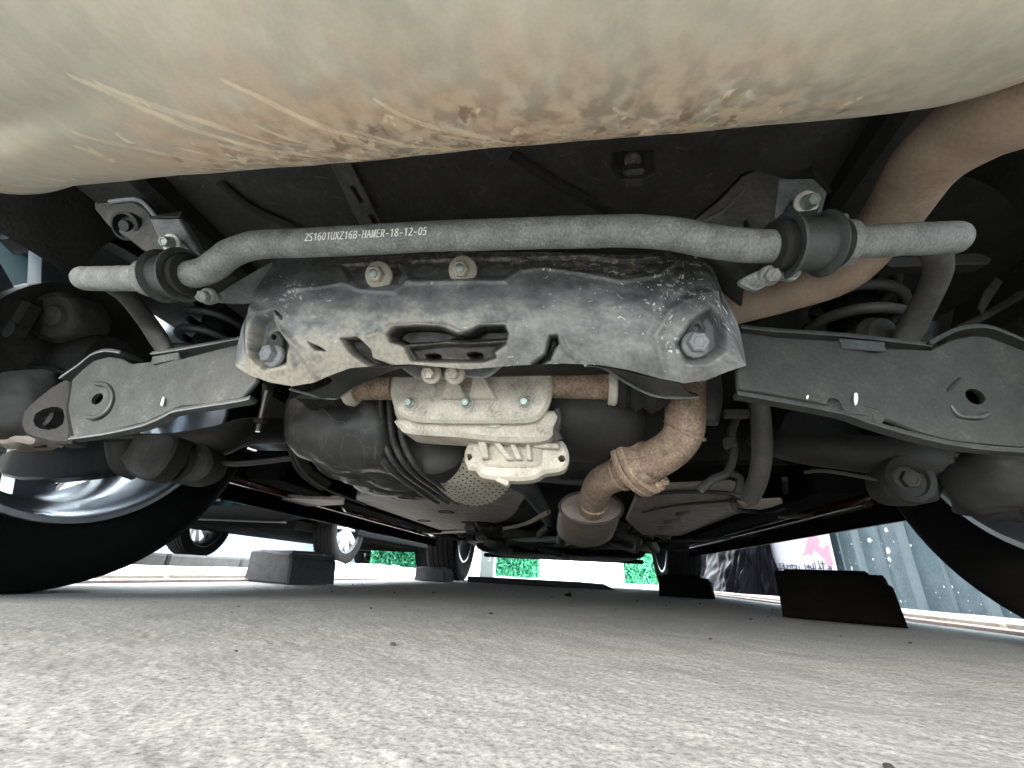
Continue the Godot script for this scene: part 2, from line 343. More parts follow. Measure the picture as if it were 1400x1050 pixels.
# ---------------------------------------------------------------- floor, tank, trays
func floor_and_tank() -> void:
	# spare-wheel floor: a ribbed dark panel above the bar, with a slotted strip and a bracket
	var fl := rbox(V(0.02, 0.505, 0.10), V(0.42, 0.035, 0.24), 8.0)
	part(suv, "spare_wheel_well", fl.rough(0.004, 8.0), M.well, "dark dusty underside of the trunk floor")
	var slot := []
	for q in [[V(-0.1535,0.462,0.2371), V(-0.1474,0.462,0.2386), V(-0.1469,0.462,0.2127), V(-0.1534,0.462,0.211)], [V(-0.1511,0.462,0.1933), V(-0.1427,0.462,0.195), V(-0.1429,0.462,0.1649), V(-0.1518,0.462,0.163)]]:
		slot.append(q)
	var strip := [V(-0.16,0.462,0.2762), V(-0.1373,0.462,0.2777), V(-0.1416,0.462,0.1458), V(-0.1736,0.462,0.1398)]
	part(suv, "slotted_strip", plate(strip, V(0, 0.004, 0), 0.0006, slot), M.dusty)
	part(suv, "panel_rib", tube([V(0.039,0.466,0.2569), V(0.0837,0.466,0.2173), V(0.1621,0.466,0.1557), V(0.2175,0.466,0.1128)], 0.006, 8, 4, 0.6), M.dark)
	part(suv, "panel_rib", tube([V(-0.3102,0.466,0.2529), V(-0.2973,0.466,0.2126), V(-0.2641,0.466,0.1785), V(-0.2457,0.466,0.1567)], 0.006, 8, 4, 0.6), M.dark)
	var br := part(suv, "hanger_bracket", plate([V(0.1407,0.4351,0.275), V(0.178,0.4346,0.275), V(0.178,0.4036,0.275), V(0.1664,0.3956,0.275), V(0.1469,0.3976,0.275), V(0.1383,0.4118,0.275)], V(0, 0.006, -0.006), 0.001), M.mid)
	part(br, "bolt", bolt_geo(V(0.1575,0.4173,0.279), V(0, -0.5, 0.86), 0.0042, 0.007, 0.0075), M.dusty)
	part(suv, "hanger_tab", box(V(0.1587,0.4078,0.27), V(0.02, 0.012, 0.02), 0.003), M.mid)
	# black plastic fuel tank: a lobe on each side of the shaft
	var tk := rbox(V(-0.2397,0.2884,-0.15), V(0.088, 0.100, 0.22), 5.0, 72, 48, Basis(V(0, 1, 0), 0.1)).rough(0.010, 9.0).rough(0.003, 34.0, 8)
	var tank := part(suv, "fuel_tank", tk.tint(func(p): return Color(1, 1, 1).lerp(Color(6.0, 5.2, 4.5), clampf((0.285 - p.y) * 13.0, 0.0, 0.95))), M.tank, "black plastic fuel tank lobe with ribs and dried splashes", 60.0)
	for k in 4:
		var d := k * 14.0
		part(tank, "tank_rib", tube(rib(k), 0.0060, 12, 8, 0.75), M.tank)
	part(suv, "tank_saddle", rbox(V(0.10, 0.33, -0.20), V(0.17, 0.10, 0.2), 4.0, 48, 28).rough(0.006, 9.0, 5), M.dark, "dark right lobe of the fuel tank", 60.0)
	part(suv, "tank_strap", tube([V(-0.2755,0.2829,0.04), V(-0.2951,0.2641,0.03), V(-0.3116,0.2289,0), V(-0.3253,0.1986,-0.06), V(-0.3293,0.1847,-0.14)], 0.011, 12, 6, 0.45), M.black, "black curved tank strap")
	part(suv, "strap_edge", tube([V(-0.3076,0.2421,0.012), V(-0.3098,0.2177,0), V(-0.3238,0.1951,-0.055), V(-0.3238,0.1789,-0.135), V(-0.352,0.184,-0.35)], 0.0022, 6, 6), M.mid)
	part(suv, "brake_line", tube([V(-0.3793,0.3064,0), V(-0.3768,0.2695,0), V(-0.3751,0.2399,0)], 0.0035, 8), M.chrome)
	part(suv, "line_clip", box(V(-0.3673,0.2541,0.01), V(0.016, 0.006, 0.012), 0.001), M.dark)
	part(suv, "hose", tube([V(-0.2408,0.3147,0.02), V(-0.239,0.285,0.02), V(-0.2452,0.2564,0.02), V(-0.3022,0.2562,-0.05)], 0.012, 10), M.black)
	# left under-tray, with its dimples, and the bracket on the sill
	var tl := [V(-0.5518,0.245,-0.6847), V(-0.4323,0.245,-0.5907), V(-0.0444,0.245,-0.4537), V(-0.052,0.245,-0.7067), V(-0.1626,0.245,-1.1346), V(-0.4038,0.245,-1.5619), V(-0.8938,0.245,-1.6661), V(-0.7591,0.245,-1.2023)]
	var hole := []
	for q in [[580,713],[634,714]]:
		hole.append(circle(V(0, 0, 0), V(0, 1, 0), 0.02, 8))
	var tray := part(suv, "left_undertray", plate(smooth_loop(tl, 3), V(0, 0.02, 0), 0.004), M.tray, "dusty brown tray under the floor left of the shaft")
	for c in [V(-0.5116,0.2435,-1.2215), V(-0.3253,0.2435,-1.2185), V(-0.3331,0.2435,-0.915)]:
		part(tray, "drain_dimple", lathe(c, V(0, -1, 0), [Vector2(0, -0.002), Vector2(0.022, -0.002), Vector2(0.030, 0.001)], 16), M.blockdark)
	part(tray, "tray_lip", tube([V(-0.8193,0.24,-1.3342), V(-0.7866,0.24,-1.8103), V(-0.197,0.24,-1.3692), V(0.0231,0.24,-0.8074)], 0.008, 8), M.tray)
	part(suv, "sill_bracket", plate([V(-0.8287,0.226,-0.6948), V(-0.7222,0.226,-0.5941), V(-0.5358,0.226,-0.5886), V(-0.5821,0.226,-0.6782), V(-0.8184,0.226,-0.7865)], V(0, 0.012, 0), 0.002), M.tray)
	part(suv, "sill_bracket", plate([V(-0.583,0.232,-2.3524), V(0.1181,0.232,-1.616), V(0.155,0.232,-2.1088), V(-0.6627,0.232,-3.2555)], V(0, 0.012, 0), 0.002), M.black)
	part(suv, "inner_sill_panel", plate([V(-0.69,0.296,-0.7138), V(-0.69,0.3228,-1.0207), V(-0.69,0.3116,-1.513), V(-0.69,0.2399,-1.5425), V(-0.69,0.229,-0.886)], V(0.01, 0, 0), 0.002), M.red)
	part(suv, "trailing_link", tube([V(-0.4681,0.2034,-0.05), V(-0.4281,0.2016,-0.05), V(-0.3416,0.2124,-0.05), V(-0.3059,0.22,-0.05)], 0.008, 10, 4, 0.5), M.mid)
	# right heat shield tray, with three slots
	var holes := []
	for q in [[V(0.3979,0.25,-0.8141), V(0.4274,0.25,-0.7605), V(0.4487,0.25,-0.835), V(0.4186,0.25,-0.8948)], [V(0.4005,0.25,-1.0173), V(0.4424,0.25,-0.9448), V(0.4676,0.25,-1.0407), V(0.4244,0.25,-1.1229)], [V(0.4121,0.25,-1.2025), V(0.4623,0.25,-1.1599), V(0.4847,0.25,-1.2588), V(0.4397,0.25,-1.3339)]]:
		holes.append(q)
	var shd := part(suv, "right_undertray", plate([V(0.2557,0.25,-0.5615), V(0.2724,0.25,-0.4408), V(0.4265,0.25,-0.3884), V(0.5339,0.25,-0.5177), V(0.6256,0.25,-0.7462), V(0.6487,0.25,-1.0294), V(0.6198,0.25,-1.493), V(0.4277,0.25,-1.6574), V(0.2824,0.25,-1.0511)], V(0, 0.012, 0), 0.003, holes), M.tray, "dusty grey heat shield tray with slots right of the exhaust")
	part(shd, "tray_lip", tube([V(0.254,0.247,-0.5223), V(0.3449,0.247,-0.4506), V(0.4567,0.247,-0.4721), V(0.5166,0.247,-0.6127)], 0.008, 8, 5, 0.6), M.mid)
	part(shd, "tray_rib", tube([V(0.3073,0.248,-0.8035), V(0.3786,0.248,-0.6456), V(0.4942,0.248,-0.554)], 0.006, 8, 5, 0.6), M.mid)
	part(suv, "jacking_plate", plate([V(0.48,0.238,-0.5248), V(0.5574,0.238,-0.4797), V(0.5874,0.238,-0.5384), V(0.5687,0.238,-0.6274), V(0.5249,0.238,-0.6108)], V(0, 0.006, 0), 0.001, [[V(0.5099,0.238,-0.5416), V(0.5184,0.238,-0.5289), V(0.5312,0.238,-0.5606), V(0.5227,0.238,-0.5741)]]), M.tray, "pale dusty jacking plate")
	part(suv, "jacking_frame", tube([V(0.4623,0.24,-0.5085), V(0.5213,0.24,-0.6523), V(0.5832,0.24,-0.666), V(0.6017,0.24,-0.5725), V(0.5416,0.27,-0.4077)], 0.006, 8), M.dark)
	part(suv, "cross_bar", tube([V(0.4006,0.23,-1.6669), V(0.6381,0.23,-1.4562), V(0.7521,0.23,-1.1334), V(0.8332,0.23,-0.9036)], 0.010, 10, 4, 0.6), M.dark)
	part(suv, "cross_bar", tube([V(0.4691,0.222,-2.2017), V(0.7377,0.222,-1.9964), V(0.7991,0.222,-1.7062)], 0.008, 10, 4, 0.6), M.mid)
	part(suv, "cross_bar", tube([V(0.6442,0.235,-0.7148), V(0.7374,0.235,-0.6617), V(0.7415,0.235,-0.489)], 0.010, 10, 4, 0.6), M.mid)
	# upright hose and cable loom on the right
	part(suv, "filler_hose", tube([V(0.3535,0.3032,-0.02), V(0.3603,0.2727,-0.04), V(0.3664,0.2336,-0.07), V(0.3662,0.2034,-0.1), V(0.3658,0.1838,-0.14)], 0.0135, 16, 6), M.dusty, "ribbed dusty filler hose")
	part(suv, "cable_loom", tube([V(0.268,0.1744,-0.05), V(0.2892,0.1916,-0.05), V(0.3096,0.202,-0.05), V(0.3218,0.233,-0.05), V(0.3228,0.2596,-0.05), V(0.3369,0.2872,-0.05)], 0.006, 8), M.mid)
	part(suv, "cable_loom", tube([V(0.2994,0.1968,-0.05), V(0.3139,0.1991,-0.05), V(0.3241,0.1923,-0.05), V(0.3173,0.1727,-0.05)], 0.005, 8), M.dark)
	part(suv, "loom_clip", box(V(0.3252,0.2788,-0.03), V(0.034, 0.012, 0.012), 0.002), M.mid)
	part(suv, "loom_clip", box(V(0.3183,0.2424,-0.05), V(0.016, 0.016, 0.012), 0.002), M.mid)

func rib(k: int) -> Array:
	var a := [
		[V(-0.1572,0.2738,0.06), V(-0.157,0.2423,0.045), V(-0.1545,0.216,0.03), V(-0.142,0.19,0), V(-0.1367,0.1817,-0.12), V(-0.1359,0.1791,-0.24)],
		[V(-0.1447,0.2737,0.06), V(-0.1426,0.2372,0.045), V(-0.138,0.211,0.03), V(-0.1257,0.1882,0), V(-0.1179,0.1798,-0.12), V(-0.1159,0.1783,-0.24)],
		[V(-0.1314,0.2683,0.06), V(-0.1283,0.2321,0.045), V(-0.1217,0.2061,0.03), V(-0.1084,0.1854,0), V(-0.0993,0.1791,-0.12), V(-0.0961,0.1775,-0.24)],
		[V(-0.1688,0.2739,0.06), V(-0.1706,0.2476,0.045), V(-0.1691,0.221,0.03), V(-0.1585,0.1918,0), V(-0.1554,0.1813,-0.12), V(-0.1559,0.1786,-0.24)]]
	return a[k]

# ---------------------------------------------------------------- final drive, shaft
func driveline() -> void:
	var diff := part(suv, "axle_housing", rbox(V(-0.0304,0.2625,0.06), V(0.092, 0.042, 0.055), 5.0, 40, 24).rough(0.002, 20.0), M.alu, "pale dusty aluminium final drive housing", 60.0)
	var cov := smooth_loop([V(-0.1205,0.2928,0.118), V(-0.1199,0.2611,0.118), V(-0.1124,0.2382,0.118), V(-0.0981,0.2226,0.118), V(-0.074,0.2155,0.118), V(-0.0093,0.2147,0.118), V(0.0506,0.2157,0.118), V(0.0667,0.2253,0.118), V(0.0755,0.2437,0.118), V(0.0778,0.2664,0.118), V(0.0749,0.2968,0.118), V(0.0193,0.3059,0.118), V(-0.0632,0.3078,0.118), V(-0.1116,0.3028,0.118)], 3)
	part(diff, "cover_plate", plate(cov, V(0, 0.003, -0.016), 0.004), M.alu, "", 30.0)
	part(diff, "cover_lip", plate(smooth_loop([V(-0.1077,0.2267,0.104), V(-0.1055,0.2129,0.104), V(-0.091,0.2066,0.104), V(-0.0373,0.2034,0.104), V(0.0231,0.1977,0.104), V(0.0646,0.1989,0.104), V(0.0785,0.2093,0.104), V(0.0808,0.2357,0.104), V(-0.0135,0.2304,0.104)], 3), V(0, 0.002, -0.05), 0.005), M.alu, "", 30.0)
	for c in [V(-0.0893,0.2378,0.119), V(-0.0213,0.2375,0.119), V(0.0458,0.2381,0.119), V(-0.1114,0.2801,0.119), V(0.0615,0.2793,0.119)]:
		part(diff, "boss", lathe(c, V(0, -0.12, 1), [Vector2(0.0088, -0.004), Vector2(0.0088, 0.001), Vector2(0.0074, 0.0025), Vector2(0, 0.0025)], 20), M.alu)
		part(diff, "cover_bolt", bolt_geo(c + V(0, -0.0003, 0.0025), V(0, -0.15, 1), 0.0050, 0.008, 0.0066), M.zinc)
	for q in [[[V(-0.0445,0.2613,0.12), V(-0.0312,0.2612,0.12), V(-0.0215,0.2425,0.12), V(-0.0522,0.2427,0.12)]], [[V(-0.0133,0.2685,0.12), V(-0.0019,0.2684,0.12), V(0.0146,0.2423,0.12), V(-0.0198,0.2425,0.12)]]]:
		var o: Array = q[0]
		part(diff, "gusset", plate([o[0] + V(0, 0, 0.014), o[1] + V(0, 0, 0.014), o[2], o[3]], V(0, 0, -0.012), 0.002), M.alu)
	part(diff, "drip_stain", plate(smooth_loop([V(-0.069,0.2618,0.1195), V(-0.0627,0.2617,0.1195), V(-0.0602,0.256,0.1195), V(-0.0619,0.2485,0.1195), V(-0.0657,0.2504,0.1195)], 2), V(0, 0, -0.002), 0.0003), M.washer)
	part(diff, "casting_mark", plate(smooth_loop([V(0.0038,0.2167,0.107), V(0.0096,0.2194,0.107), V(0.0174,0.2177,0.107), V(0.0175,0.215,0.107), V(0.01,0.2132,0.107)], 2), V(0, 0, -0.003), 0.0008), M.washer)
	# lower nose: ribbed casting with an eared flange
	var ears := smooth_loop([V(-0.0306,0.1885,0.075), V(-0.0258,0.2049,0.075), V(-0.0123,0.2078,0.075), V(0.0272,0.2072,0.075), V(0.0781,0.2077,0.075), V(0.0893,0.206,0.075), V(0.0952,0.1902,0.075), V(0.0918,0.1763,0.075), V(0.0834,0.1711,0.075), V(0.0666,0.1682,0.075), V(0.0566,0.1621,0.075), V(0.0346,0.1592,0.075), V(-0.0052,0.1618,0.075), V(-0.0147,0.1702,0.075), V(-0.0237,0.1718,0.075)], 3)
	var lower := part(suv, "axle_nose", plate(ears, V(0, 0, -0.022), 0.004, [circle(V(-0.0241,0.1859,0.075), V(0, 0, 1), 0.0042), circle(V(0.0867,0.1857,0.075), V(0, 0, 1), 0.0042)]), M.alu, "eared aluminium nose casting of the final drive", 30.0)
	part(lower, "nose_body", rbox(V(0.0287,0.1897,0.045), V(0.040, 0.018, 0.036), 5.0, 32, 20), M.alu, "", 60.0)
	part(lower, "neck", rbox(V(0.0238,0.2108,0.05), V(0.052, 0.021, 0.022), 4.0, 32, 20), M.mid, "", 60.0)  # neck kept dark to paint in the shaded gaps between the ribs
	for q in [[V(-0.0126,0.2042,0.09), V(-0.002,0.2043,0.09), V(0.0031,0.1816,0.09), V(-0.0055,0.1815,0.09)], [V(0.0014,0.2061,0.09), V(0.0101,0.2062,0.09), V(0.0322,0.1803,0.09), V(0.0237,0.1802,0.09)], [V(0.0223,0.2063,0.09), V(0.0293,0.2063,0.09), V(0.0423,0.1804,0.09), V(0.0356,0.1803,0.09)], [V(0.0448,0.2047,0.09), V(0.0499,0.2047,0.09), V(0.0532,0.1806,0.09), V(0.0473,0.1805,0.09)], [V(0.053,0.2027,0.085), V(0.0836,0.2012,0.085), V(0.0836,0.1951,0.085), V(0.0531,0.1966,0.085)]]:
		part(lower, "casting_rib", plate(q, V(0, 0, -0.04), 0.0012), M.alu)
	part(lower, "drain_lug", box(V(0.0185,0.1581,0.07), V(0.016, 0.006, 0.014), 0.001, Basis(V(0, 0, 1), -0.4)), M.alu)
	part(lower, "sensor_wire", tube([V(0.0823,0.2372,0.1), V(0.084,0.2238,0.1), V(0.0808,0.2123,0.1), V(0.0849,0.2003,0.1)], 0.004, 8), M.mid)
	# stub shafts into the housing
	for q in [[V(-0.1819,0.2706,0.1), V(-0.1212,0.2709,0.1), 0.019], [V(0.0778,0.2707,0.1), V(0.1502,0.268,0.1), 0.018]]:
		var a: Vector3 = q[0]
		var b: Vector3 = q[1]
		part(suv, "drive_shaft", lathe(a, b - a, [Vector2(0, 0), Vector2(q[2], 0), Vector2(q[2], (b - a).length()), Vector2(0, (b - a).length())], 28), M.rust, "rusty brown drive shaft end")
	part(suv, "dust_ring", lathe(V(-0.1777,0.2695,0.1), V(1, -0.02, 0.0), [Vector2(0.017, -0.004), Vector2(0.025, -0.004), Vector2(0.026, 0.002), Vector2(0.021, 0.008), Vector2(0.017, 0.008)], 28), M.alu)
	part(suv, "dust_ring", lathe(V(0.1468,0.2662,0.1), V(1, -0.02, 0.0), [Vector2(0.016, -0.006), Vector2(0.022, -0.006), Vector2(0.023, 0.002), Vector2(0.019, 0.008), Vector2(0.016, 0.008)], 28), M.alu)
	part(suv, "joint_boot", lathe(V(-0.1977,0.2697,0.1), V(-1, 0.02, 0.0), [Vector2(0.02, -0.01), Vector2(0.028, 0.0), Vector2(0.023, 0.006), Vector2(0.030, 0.014), Vector2(0.025, 0.022), Vector2(0.032, 0.032), Vector2(0.02, 0.05)], 28), M.rubber)
	part(suv, "joint_boot", lathe(V(0.1584,0.2661,0.1), V(1, -0.02, 0.0), [Vector2(0.02, -0.01), Vector2(0.028, 0.0), Vector2(0.023, 0.006), Vector2(0.030, 0.014), Vector2(0.025, 0.022), Vector2(0.032, 0.032), Vector2(0.02, 0.05)], 28), M.rubber)
	part(suv, "shaft_gaiter", rbox(V(0.1168,0.2584,0), V(0.075, 0.05, 0.09), 3.5, 40, 24).rough(0.006, 12.0), M.dark, "", 60.0)
	# coupling and shaft running forward
	part(suv, "coupling", lathe(V(-0.0922,0.23,-0.02), V(0.0, 0.0, -1), [Vector2(0, -0.03), Vector2(0.038, -0.03), Vector2(0.050, -0.022), Vector2(0.052, 0.03), Vector2(0.04, 0.10), Vector2(0, 0.10)], 40), M.black, "black round coupling beside the tank")
	part(suv, "prop_shaft", tube([V(-0.0433,0.2126,-0.1), V(-0.0241,0.2683,-0.5), V(-0.0132,0.2907,-1.2), V(-0.0185,0.3031,-1.7)], 0.026, 18, 4), M.dark)
	# perforated heat shield, a curved dimpled sheet
	var hs := sheet([[V(-0.1175,0.1952,-0.03), V(-0.0875,0.1892,-0.02), V(-0.062,0.1957,-0.01), V(-0.0419,0.2094,0.01), V(-0.0287,0.2241,0.03)], [V(-0.1146,0.1854,-0.06), V(-0.0791,0.1766,-0.05), V(-0.0464,0.1817,-0.03), V(-0.0225,0.196,0), V(-0.0123,0.2191,0.02)], [V(-0.1096,0.1759,-0.11), V(-0.0655,0.1667,-0.09), V(-0.0303,0.1732,-0.06), V(-0.0066,0.1867,-0.03), V(0.001,0.2106,0)], [V(-0.0999,0.1678,-0.16), V(-0.0569,0.1588,-0.14), V(-0.0206,0.1645,-0.11), V(0.0051,0.178,-0.07), V(0.0096,0.1974,-0.03)]], 8, 8, V(0.001, 0.002, -0.001))
	var shield := part(suv, "perforated_shield", hs, M.shieldmetal, "silver perforated heat shield curled below the coupling", 60.0)
	var lum := Geo.new()
	for i in range(1, 32, 2):
		for j in range(1, 24, 2):
			var q := hs.v[i * 25 + j]
			var q2 := hs.v[i * 25 + j + 1]
			var q3 := hs.v[(i + 1) * 25 + j]
			var n := (q2 - q).cross(q3 - q).normalized()
			if n.dot(V(0.1, -0.3, 0.6)) < 0.0:
				n = -n
			lum.add(lathe((q + q2 + q3) / 3.0 + n * 0.0003, n, [Vector2(0.0016, -0.0003), Vector2(0.0012, 0.0004), Vector2(0, 0.0004)], 6))
	part(shield, "perforation", lum, M.dark).set_meta("kind", "stuff")

# ---------------------------------------------------------------- exhaust
func exhaust() -> void:
	muffler()
	part(suv, "tail_pipe", tube([V(0.383,0.3006,0.42), V(0.3768,0.331,0.375), V(0.3818,0.3604,0.335), V(0.3864,0.3807,0.285), V(0.3974,0.3832,0.22), V(0.3878,0.3716,0.16), V(0.3429,0.3723,0.12), V(0.2831,0.3714,0.09)], [0.028, 0.028, 0.0265, 0.0245, 0.0225, 0.0215, 0.021], 26, 8), M.pipe, "thick brown tail pipe curving down from the muffler")
	part(suv, "exhaust_pipe", tube([V(0.2489,0.3284,0.085), V(0.2338,0.2803,0.083), V(0.2297,0.2444,0.08), V(0.2262,0.2185,0.072), V(0.2143,0.204,0.055), V(0.1985,0.1965,0.035), V(0.1875,0.1945,0.02)], [0.0225, 0.0225, 0.0225, 0.0222, 0.0232, 0.022], 26, 8).rough(0.0007, 40.0), M.rust, "rusty exhaust pipe bending down to the flange")
	part(suv, "pipe_sleeve", tube([V(0.2571,0.2914,0.075), V(0.2557,0.2612,0.072), V(0.2486,0.2351,0.068)], 0.019, 20, 5), M.mid)
	var fl := []
	var fc := V(0.1876,0.1954,0.02)
	var fn := (V(0.2011,0.1981,0.036) - V(0.1734,0.1894,0)).normalized()
	var u := fn.cross(V(0, 1, 0)).normalized()
	var w := fn.cross(u)
	for k in 28:
		var a := TAU * k / 28
		var r := 0.0295 + 0.011 * pow(absf(cos(a + 0.9)), 3.0)
		fl.append(fc + (u * cos(a) + w * sin(a)) * r)
	var fla := part(suv, "exhaust_flange", plate(fl, -fn * 0.009, 0.002), M.rust, "rusty two-bolt exhaust flange", 30.0)
	var fl2 := []
	for q in fl:
		fl2.append(q - fn * 0.012)
	part(fla, "mating_flange", plate(fl2, -fn * 0.008, 0.002), M.rust, "", 30.0)
	for k in [0, 1]:
		var a: float = -0.9 + PI * k
		part(fla, "flange_bolt", bolt_geo(fc + (u * cos(a) + w * sin(a)) * 0.031, fn, 0.0065, 0.012, 0.009), M.rust)
	part(fla, "gasket_collar", tube([fc - fn * 0.001, fc + fn * 0.006, fc + fn * 0.014], [0.028, 0.027, 0.024], 26, 3), M.rust)
	part(suv, "front_pipe", tube([fc - fn * 0.004] + [V(0.1735,0.1914,0), V(0.1595,0.1897,-0.02), V(0.1393,0.1854,-0.06), V(0.1312,0.1745,-0.12), V(0.1306,0.1662,-0.17)], [0.021, 0.0215, 0.022, 0.022], 24, 7), M.rust, "dull exhaust pipe between flange and resonator")
	for q in [[V(0.228,0.2217,0.073), V(0.2232,0.2127,0.068), 0.0236], [V(0.1635,0.19,-0.012), V(0.1565,0.1887,-0.02), 0.0226], [V(0.1315,0.1728,-0.13), V(0.1311,0.1702,-0.15), 0.0232]]:
		var wa: Vector3 = q[0]
		var wd: Vector3 = (q[1] - q[0]).normalized()
		part(suv, "weld_bead", tube(circle_around(wa, wd, q[2] - 0.0006), 0.0022, 8, 2).rough(0.0012, 200.0), M.rust)
	var ra := V(0.1282,0.1661,-0.17)
	var rb := V(ra.x - 0.01, ra.y - 0.003, -0.42)
	var can := Geo.new()
	var secs := [[-0.166, 0.0, 0.0, 0.0], [-0.168, 0.042, 0.020, 0.0], [-0.170, 0.049, 0.0245, 0.0], [-0.176, 0.051, 0.026, 0.0], [-0.20, 0.0515, 0.027, 0.0], [-0.30, 0.057, 0.032, -0.006], [-0.40, 0.060, 0.036, -0.012], [-0.44, 0.054, 0.031, -0.012], [-0.46, 0.02, 0.01, -0.012]]
	for q in secs:
		for k in 40:
			var a := TAU * k / 40
			can.v.append(V(ra.x + cos(a) * q[1] + (q[0] + 0.17) * 0.02, ra.y + sin(a) * q[2] + q[3], q[0]))
	for i in secs.size() - 1:
		for k in 40:
			can.quad(i * 40 + k, i * 40 + (k + 1) % 40, (i + 1) * 40 + (k + 1) % 40, (i + 1) * 40 + k)
	var res := part(suv, "resonator", can.fix(), M.resonator, "short oval resonator can", 30.0)
	part(res, "resonator_seam", tube(circle_loop(ra + V(0, 0, -0.004), 0.0515, 0.51), 0.0022, 8, 2), M.mid)

func circle_around(c: Vector3, n: Vector3, r: float) -> Array:
	var o := circle(c, n, r, 24)
	o.append(o[0])
	return o

func circle_loop(c: Vector3, r: float, sq: float) -> Array:
	var o := []
	for k in 41:
		var a := TAU * k / 40
		o.append(c + V(cos(a) * r, sin(a) * r * sq, 0.004))
	return o

func muffler() -> void:
	var x0 := -0.385
	var x1 := 0.43
	var g := Geo.new()
	var nx := 150
	var na := 120
	var dn := noise(91, 9.0)
	for i in nx + 1:
		var t := float(i) / nx
		var x := lerpf(x0, x1, t)
		var e := minf(x - x0, x1 - x)
		var k := 1.0
		var dome := 0.055 if x < 0.0 else 0.16
		if e < dome:                                  # domed ends behind a rolled lip
			k = pow(1.0 - pow(1.0 - e / dome, 2.6), 1 / 2.6) * (0.98 if x < 0.0 else 1.0)
		if x < 0.0 and absf(e - 0.062) < 0.006:
			k = 1.018
		for j in na:
			var a := TAU * j / na
			var ca := cos(a)
			var sa := sin(a)
			var ex := 2.0 / 2.35
			var zz := signf(ca) * pow(absf(ca), ex) * 0.155
			var yy := signf(sa) * pow(absf(sa), ex) * 0.125
			var p := V(x, 0.401 + yy * k, 0.505 + zz * k)
			var gx := clampf((-0.13 - x) * 9.0, 0.0, 1.0)
			var gd := exp(-pow((p.z - 0.449 - (x + 0.2) * 0.1) / 0.009, 2.0))
			p.y += gx * gd * 0.007 + dn.get_noise_2d(x, p.z) * 0.0014 * k
			p.z += dn.get_noise_2d(x + 9.0, p.y) * 0.0008 * k
			g.v.append(p)
			g.uv.append(Vector2(t, float(j) / na))
	for i in nx:
		for j in na:
			var j2 := (j + 1) % na
			g.quad(i * na + j, (i + 1) * na + j, (i + 1) * na + j2, i * na + j2)
	# no wrap in the texture: the seam sits on top, unseen
	g.fix()
	var W := 1536
	var H := 1400
	var im := Image.create(W, H, false, Image.FORMAT_RGB8)
	im.fill(rgb(174, 169, 154))
	var n1 := noise(501, 0.004)
	var n2 := noise(502, 0.030, FastNoiseLite.TYPE_SIMPLEX, 5)
	var n3 := noise(503, 0.16, FastNoiseLite.TYPE_SIMPLEX, 3)
	var blot := noise(504, 0.012, FastNoiseLite.TYPE_SIMPLEX, 5)
	var olive := rgb(172, 167, 152)
	var pale := rgb(200, 194, 178)
	var tan := rgb(194, 168, 143)
	var brown := rgb(134, 110, 92)
	var cream := rgb(240, 222, 194)
	for j in range(int(H * 0.50), int(H * 0.86)):
		var v := float(j) / H
		for i in W:
			var t := float(i) / W
			var s1 := n1.get_noise_2d(i, j)
			var g1 := n2.get_noise_2d(i, j)
			var c := olive.lerp(pale, clampf(0.5 + 0.9 * s1 + 0.35 * g1, 0.0, 1.0))
			var b1 := blot.get_noise_2d(i, j * 1.2)
			# wide tan haze in the middle
			var fx := (t - 0.47) / 0.25
			var fy := (v - 0.65) / 0.062
			var m := clampf(exp(-fx * fx - fy * fy) * 1.25 + s1 * 0.35, 0.0, 1.0)
			c = c.lerp(tan, m * clampf(0.75 + b1 * 0.8, 0.0, 1.0))
			# crusted mud near the front lower edge
			var gx := (t - 0.53) / 0.23
			var gy := (v - 0.635) / 0.045
			var m2 := clampf(exp(-gx * gx * gx * gx - gy * gy) * 1.6, 0.0, 1.0)
			var cr := b1 * 0.5 + g1 * 0.7
			c = c.lerp(cream if cr > 0.0 else brown, m2 * clampf(absf(cr) * 1.1, 0.0, 0.35))
			# thick dried mud low in the middle
			var px := (t - 0.575) / 0.085
			var py := (v - 0.612) / 0.022
			var mm := clampf((1.0 - px * px - py * py + b1 * 1.6 + g1 * 0.9) * 1.5, 0.0, 1.0)
			c = c.lerp(rgb(212, 178, 148), mm * 0.7)
			var qx := (t - 0.72) / 0.07
			var qy := (v - 0.628) / 0.018
			var mq := clampf((1.0 - qx * qx - qy * qy + b1 * 2.0 + g1 * 1.2) * 1.2, 0.0, 1.0)
			c = c.lerp(rgb(206, 184, 156), mq * 0.55)
			var f := 1.0 + n3.get_noise_2d(i, j * 1.6) * 0.02
			im.set_pixel(i, j, Color(c.r * f, c.g * f, c.b * f))
	var rng := RandomNumberGenerator.new()
	rng.seed = 9
	for s in 420:                                       # splashed drops: ragged blobs
		var cx := (0.50 + rng.randfn() * 0.15) * W
		var cy := (0.598 + absf(rng.randfn()) * 0.030) * H
		var r := 1.5 + pow(rng.randf(), 2.5) * 11.0
		var al := rng.randf_range(0.25, 0.9)
		var col: Color = [cream, cream, tan, brown, pale][rng.randi() % 5]
		var sl := rng.randf_range(-0.9, 0.2)
		var ph := rng.randf() * 50.0
		for dy in range(-int(r * 1.7), int(r * 1.7) + 1):
			for dx in range(-int(r * 1.5), int(r * 1.5) + 1):
				var e := Vector2(dx + dy * sl * 0.5, dy / 1.7).length() / r
				var cut := 0.72 + 0.9 * n2.get_noise_2d(dx * 2.2 + ph * 40.0, dy * 1.4 + cy)
				if e < cut:
					var pu := clampi(int(cx) + dx, 0, W - 1)
					var pw := clampi(int(cy) + dy, 0, H - 1)
					im.set_pixel(pu, pw, im.get_pixel(pu, pw).lerp(col, al * clampf((cut - e) * 4.0, 0.0, 1.0)))
